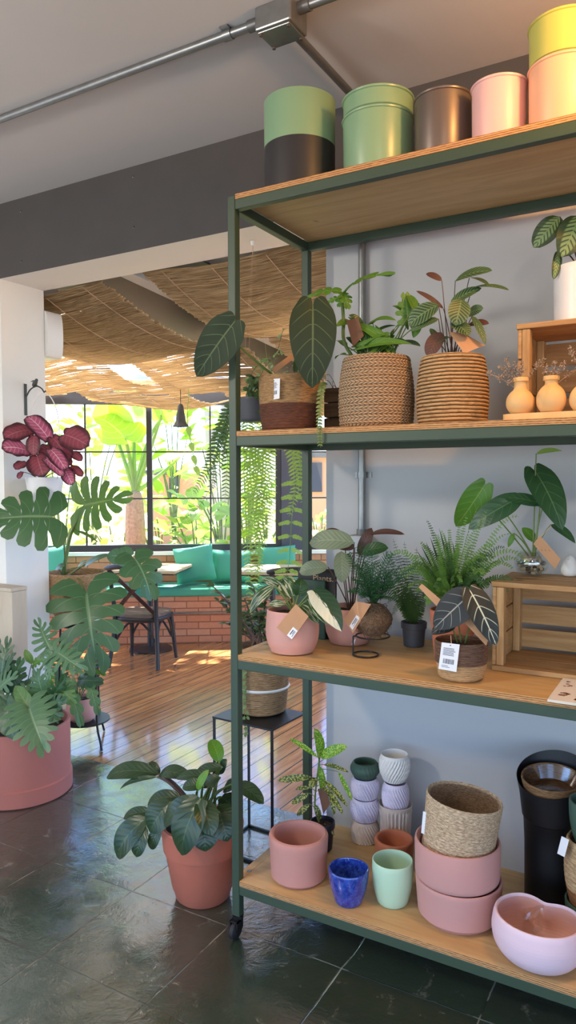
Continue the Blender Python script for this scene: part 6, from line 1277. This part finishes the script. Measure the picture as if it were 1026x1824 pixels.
t = thing('wall_unit', 'white plastic box unit behind the pale pier, under the mats', 'wall unit', (a0.x-.1, 3.06, zb_))
mb = MB(); rows = []
for q in range(13):
    th = PI*q/12-PI/2; rows.append([V((a0.x-.035+.035*math.cos(th)**.5 if 0 < q < 12 else a0.x-.05, yy, (zt_+zb_)/2+(zt_-zb_)/2*math.sin(th))) for yy in (YD+.003, YD+.12)])
for q in (1, 0): rows.append([V((a0.x-.3, yy, zb_ if q == 0 else zt_)) for yy in (YD+.003, YD+.12)])
mb.grid(rows+[rows[0]], smooth=False); b_ = len(rows)
mb.add([r[0] for r in rows], [tuple(range(b_))], smooth=False); mb.add([r[1] for r in rows], [tuple(range(b_))[::-1]], smooth=False); mb.build('casing', M['ac'], t, bevel=.004)
for i in range(3): MB().box((a0.x-.09, YD+.119, zb_+.05+.04*i), (a0.x-.03, YD+.124, zb_+.06+.04*i)).build('vent_slot', M['nursery'], t)
# ---------------------------------------------------------------- garden
GZ = -.25
mb = MB(); rows = []
for i in range(13):
    rows.append([Q(-14+28*j/16, CW+.15+i*2.6, GZ+R.uniform(-.04, .04)) for j in range(17)])
mb.grid(rows); struct('ground_garden', mb, M['ground'])
rg = random.Random(21)
def shrub(px, dist, pyt, wpx, mat, label, n=70, lf=.22, shape='ovate', seed=0, grp='shrubs in the garden'):
    rr = random.Random(seed); b = PF(px, 858, dist); b.z = GZ; top = zat(b.x, b.y, pyt); W_ = wpx*mpp(b); H_ = top-GZ
    t = thing('garden_shrub', label, 'shrub', b, grp); st = MB(); fo = MB()
    for i in range(7):
        e = b+V((rr.uniform(-.4, .4)*W_, rr.uniform(-.4, .4)*W_, H_*rr.uniform(.6, .95))); st.tube(bez(b, b+V((0, 0, H_*.5)), e, 6), [.02*(1-.1*k_) for k_ in range(7)], 5)
    for i in range(n):
        a = rr.uniform(0, 2*PI); q = rr.random()**.6; h = rr.random()**.8; p = b+V((math.cos(a)*q*W_/2, math.sin(a)*q*W_/2, H_*(.08+.9*h)))
        d = V((math.cos(a), math.sin(a), rr.uniform(-.6, .8))).normalized(); l = lf*rr.uniform(.6, 1.2)
        leaf(fo, p, p+d*l, l*rr.uniform(.35, .6), V((rr.uniform(-.6, .6), rr.uniform(-.6, .6), 1)), shape, nu=2, nv=5, arch=.12)
    st.build('stems', M['stem'], t); fo.build('foliage', mat, t, sharp=0); return t
specs = [(110, 9.6, 800, 110, 'gardenpale', 'pale low shrub seen through the left window panes', 90, .2, 'ovate'),
 (165, 12.5, 735, 160, 'gardenpale', 'tall pale shrub far behind the elephant ear plant', 110, .34, 'ovate'),
 (285, 10.2, 900, 90, 'gardendeep', 'low green shrub right of the palm trunk', 80, .2, 'lance'),
 (310, 13.5, 700, 150, 'garden', 'tall yellow green shrub behind the centre mullion', 100, .5, 'heart'),
 (395, 10.0, 760, 110, 'garden', 'bright yellow green shrub left of the shelf post', 80, .36, 'heart'),
 (350, 9.2, 885, 120, 'gardendeep', 'leafy green shrub low in the middle window panes', 90, .3, 'lance'),
 (440, 10.4, 740, 120, 'gardenpale', 'tall yellow green shrub behind the trailing fern', 100, .32, 'ovate'),
 (475, 12.0, 860, 100, 'gardendeep', 'green shrub beside the window column', 80, .3, 'ovate'),
 (570, 10.5, 905, 70, 'gardendeep', 'low shrub seen past the column at right', 60, .2, 'lance'),
 (60, 12.0, 700, 150, 'gardendeep', 'green tree like shrub at the far left of the window', 110, .32, 'ovate'),
 (210, 9.5, 915, 110, 'gardenpale', 'short pale grassy shrub left of the palm trunk', 90, .25, 'thin')]
for i, s in enumerate(specs): shrub(s[0], s[1], s[2], s[3], L[s[4]], s[5], int(s[6]*.75), s[7], s[8], 40+i)
# elephant ear / palm like plant with a bark trunk
b = PF(240, 858, 9.0); b.z = GZ; k = mpp(b); zt_ = zat(b.x, b.y, 876); t = thing('garden_palm', 'big leaved garden plant with rough bark trunk outside the window', 'palm', b)
mb = MB().lathe([(16*k, 0), (17*k, .2), (18*k, .5), (17*k, .8), (18*k, 1.1), (16*k, (zt_-GZ)*.93), (12*k, zt_-GZ), (0, zt_-GZ+.03)], b, 40, dr=lambda th, i, r, z: r*(1+.09*math.sin(9*th+z*31)+.06*math.sin(23*th-z*57)))
P_ = []
mb.build('trunk', M['trunk'], t, sub=1)
pt = V((b.x, b.y, zt_))
for (px, py, bx, by, ex, ey, w, mt) in ((228, 790, 222, 782, 160, 742, 120, 'garden'), (215, 800, 205, 770, 196, 700, 80, 'garden'), (262, 760, 300, 735, 345, 712, 90, 'gardenpale'), (285, 850, 320, 815, 372, 800, 70, 'gardenpale'),
        (238, 800, 240, 760, 222, 690, 90, 'gardenpale'), (262, 820, 288, 740, 296, 690, 70, 'garden')):
    lb = PF(bx, by, 9.0+rg.uniform(-.3, .4)); le = PF(ex, ey, 8.8+rg.uniform(-.5, .5)); mb = MB(); leaf(mb, lb, le, w*k, (FW*-.3+V((0, 0, 1))), 'heart', nu=8, nv=14, arch=.12, wav=.05, fold=.1)
    lf_ = mb.build('leaf', L[mt], t); MB().tube(bez(pt, PF(px, py, 9.0), lb, 10), [.035*(1-.06*i) for i in range(11)], 7).build('stalk', L['spathe'], lf_)
# houses beyond
def house(px0, px1, pyt, dist, label, blue=None):
    a, c2 = PF(px0, 858, dist), PF(px1, 858, dist); zt_ = zat(a.x, a.y, pyt); d = (c2-a); d.z = 0; d.normalize(); nn = V((-d.y, d.x, 0)); L_ = (c2-a).length
    t = thing('house', label, 'house', (a.x, a.y, GZ)); cc = (a+c2)/2
    MB().obox(V((cc.x, cc.y, (GZ+zt_)/2))+nn*2, d*L_/2, nn*2, V((0, 0, (zt_-GZ)/2))).build('house_wall', M['house'], t)
    MB().obox(V((cc.x, cc.y, zt_+.06))+nn*2, d*(L_/2+.2), nn*2.2, V((0, 0, .06))).build('flat_roof', M['galvdark'], t)
    if blue:
        q0 = PF(blue[0], blue[1], dist); MB().obox(q0-nn*.02, d*.12, nn*.03, V((0, 0, .3))).build('house_window', M['column'], t)
house(262, 345, 846, 19, 'peach house wall far beyond the middle window panes', (310, 866))
house(548, 640, 815, 15, 'peach house wall seen right of the window column', (563, 850))
# pale tree trunks
for px, d_, lb in ((404, 11, 'pale grey tree trunk behind the shelf post in the garden'), (372, 15, 'slim pale tree trunk in the far garden')):
    b = PF(px, 858, d_); b.z = GZ; t = thing('garden_tree', lb, 'tree', b); MB().tube([b, b+V((.05, 0, 2.5)), b+V((-.2, .05, 7.0))], [.13, .11, .07], 12).build('trunk', M['p_beige'], t)
    fo = MB(); rr = random.Random(px)
    for i in range(190):
        p = b+TD*(rr.gauss(-.2, 2.0) if px == 404 else rr.gauss(0, 1.2))+ND*rr.gauss(0, .5)+V((0, 0, 7.3+rr.gauss(0, .8))); d = V((rr.uniform(-1, 1), rr.uniform(-1, 1), rr.uniform(-.8, .4))).normalized(); leaf(fo, p, p+d*.32, .16, (0, 0, 1), 'ovate', nu=2, nv=4)
    fo.build('foliage', L['gardendeep'], t, sharp=0)
# ================================================================ camera, sky and lamps
cd = bpy.data.cameras.new('camera'); cam = bpy.data.objects.new('camera', cd); COL.objects.link(cam)
cd.sensor_fit = 'VERTICAL'; cd.sensor_height = 36; cd.lens = CF/1824*36; cd.clip_start = .02; cd.clip_end = 300
m = Matrix((RT, UP, -FW)).transposed().to_4x4(); m.translation = CAM; cam.matrix_world = m; SC.camera = cam
w = bpy.data.worlds.new('sky'); SC.world = w; w.use_nodes = True; wn = w.node_tree; bg = wn.nodes['Background']
sky = wn.nodes.new('ShaderNodeTexSky'); sky.sky_type = 'NISHITA'; sky.sun_disc = False
SUN_EL, SUN_AZ = math.radians(60), None
SD_ = V((-.56, .83, 0)).normalized()   # horizontal direction towards the sun: beyond the deck
sky.sun_elevation = SUN_EL; sky.sun_rotation = math.atan2(SD_.x, SD_.y); sky.air_density = 1.0; sky.dust_density = .3; sky.ozone_density = 1.5
tm = wn.nodes.new('ShaderNodeMix'); tm.data_type = 'RGBA'; tm.blend_type = 'MULTIPLY'; tm.inputs[0].default_value = 1; tm.inputs[7].default_value = (.82, .96, 1.25, 1)
wn.links.new(sky.outputs[0], tm.inputs[6]); wn.links.new(tm.outputs[2], bg.inputs[0]); bg.inputs[1].default_value = .26
sd = bpy.data.lights.new('sun', 'SUN'); sd.energy = 14; sd.angle = math.radians(.6); sd.color = (1, .93, .82)
so = bpy.data.objects.new('sun', sd); COL.objects.link(so); dv = SD_*math.cos(SUN_EL)+V((0, 0, math.sin(SUN_EL)))
so.rotation_euler = dv.to_track_quat('Z', 'Y').to_euler(); so.location = (0, 0, 12)
ld = bpy.data.lights.new('warm_lamp', 'POINT'); ld.energy = 20; ld.color = (1, .48, .14); ld.shadow_soft_size = .05
lo = bpy.data.objects.new('warm_lamp', ld); COL.objects.link(lo); lo.location = (.12, 1.72, 2.8)
for i, (lx, ly, lz, e) in enumerate(((-2.6, -.4, 2.5, 48), (.6, -.6, 2.55, 14))):
    l2 = bpy.data.lights.new('fill_lamp', 'POINT'); l2.energy = e; l2.color = (1, .9, .78); l2.shadow_soft_size = .12; o2 = bpy.data.objects.new('fill_lamp', l2); COL.objects.link(o2); o2.location = (lx, ly, lz)  # unseen lamps added out of frame to brighten the ceiling
vs = SC.view_settings; SC.display_settings.display_device = 'sRGB'; vs.view_transform = 'Standard'; vs.look = 'None'; vs.gamma = 1; vs.use_curve_mapping = False; vs.exposure = 1.25
SC.cycles.max_bounces = 10; SC.cycles.diffuse_bounces = 6; SC.cycles.transparent_max_bounces = 24; SC.cycles.sample_clamp_indirect = 8; SC.cycles.use_denoising = True
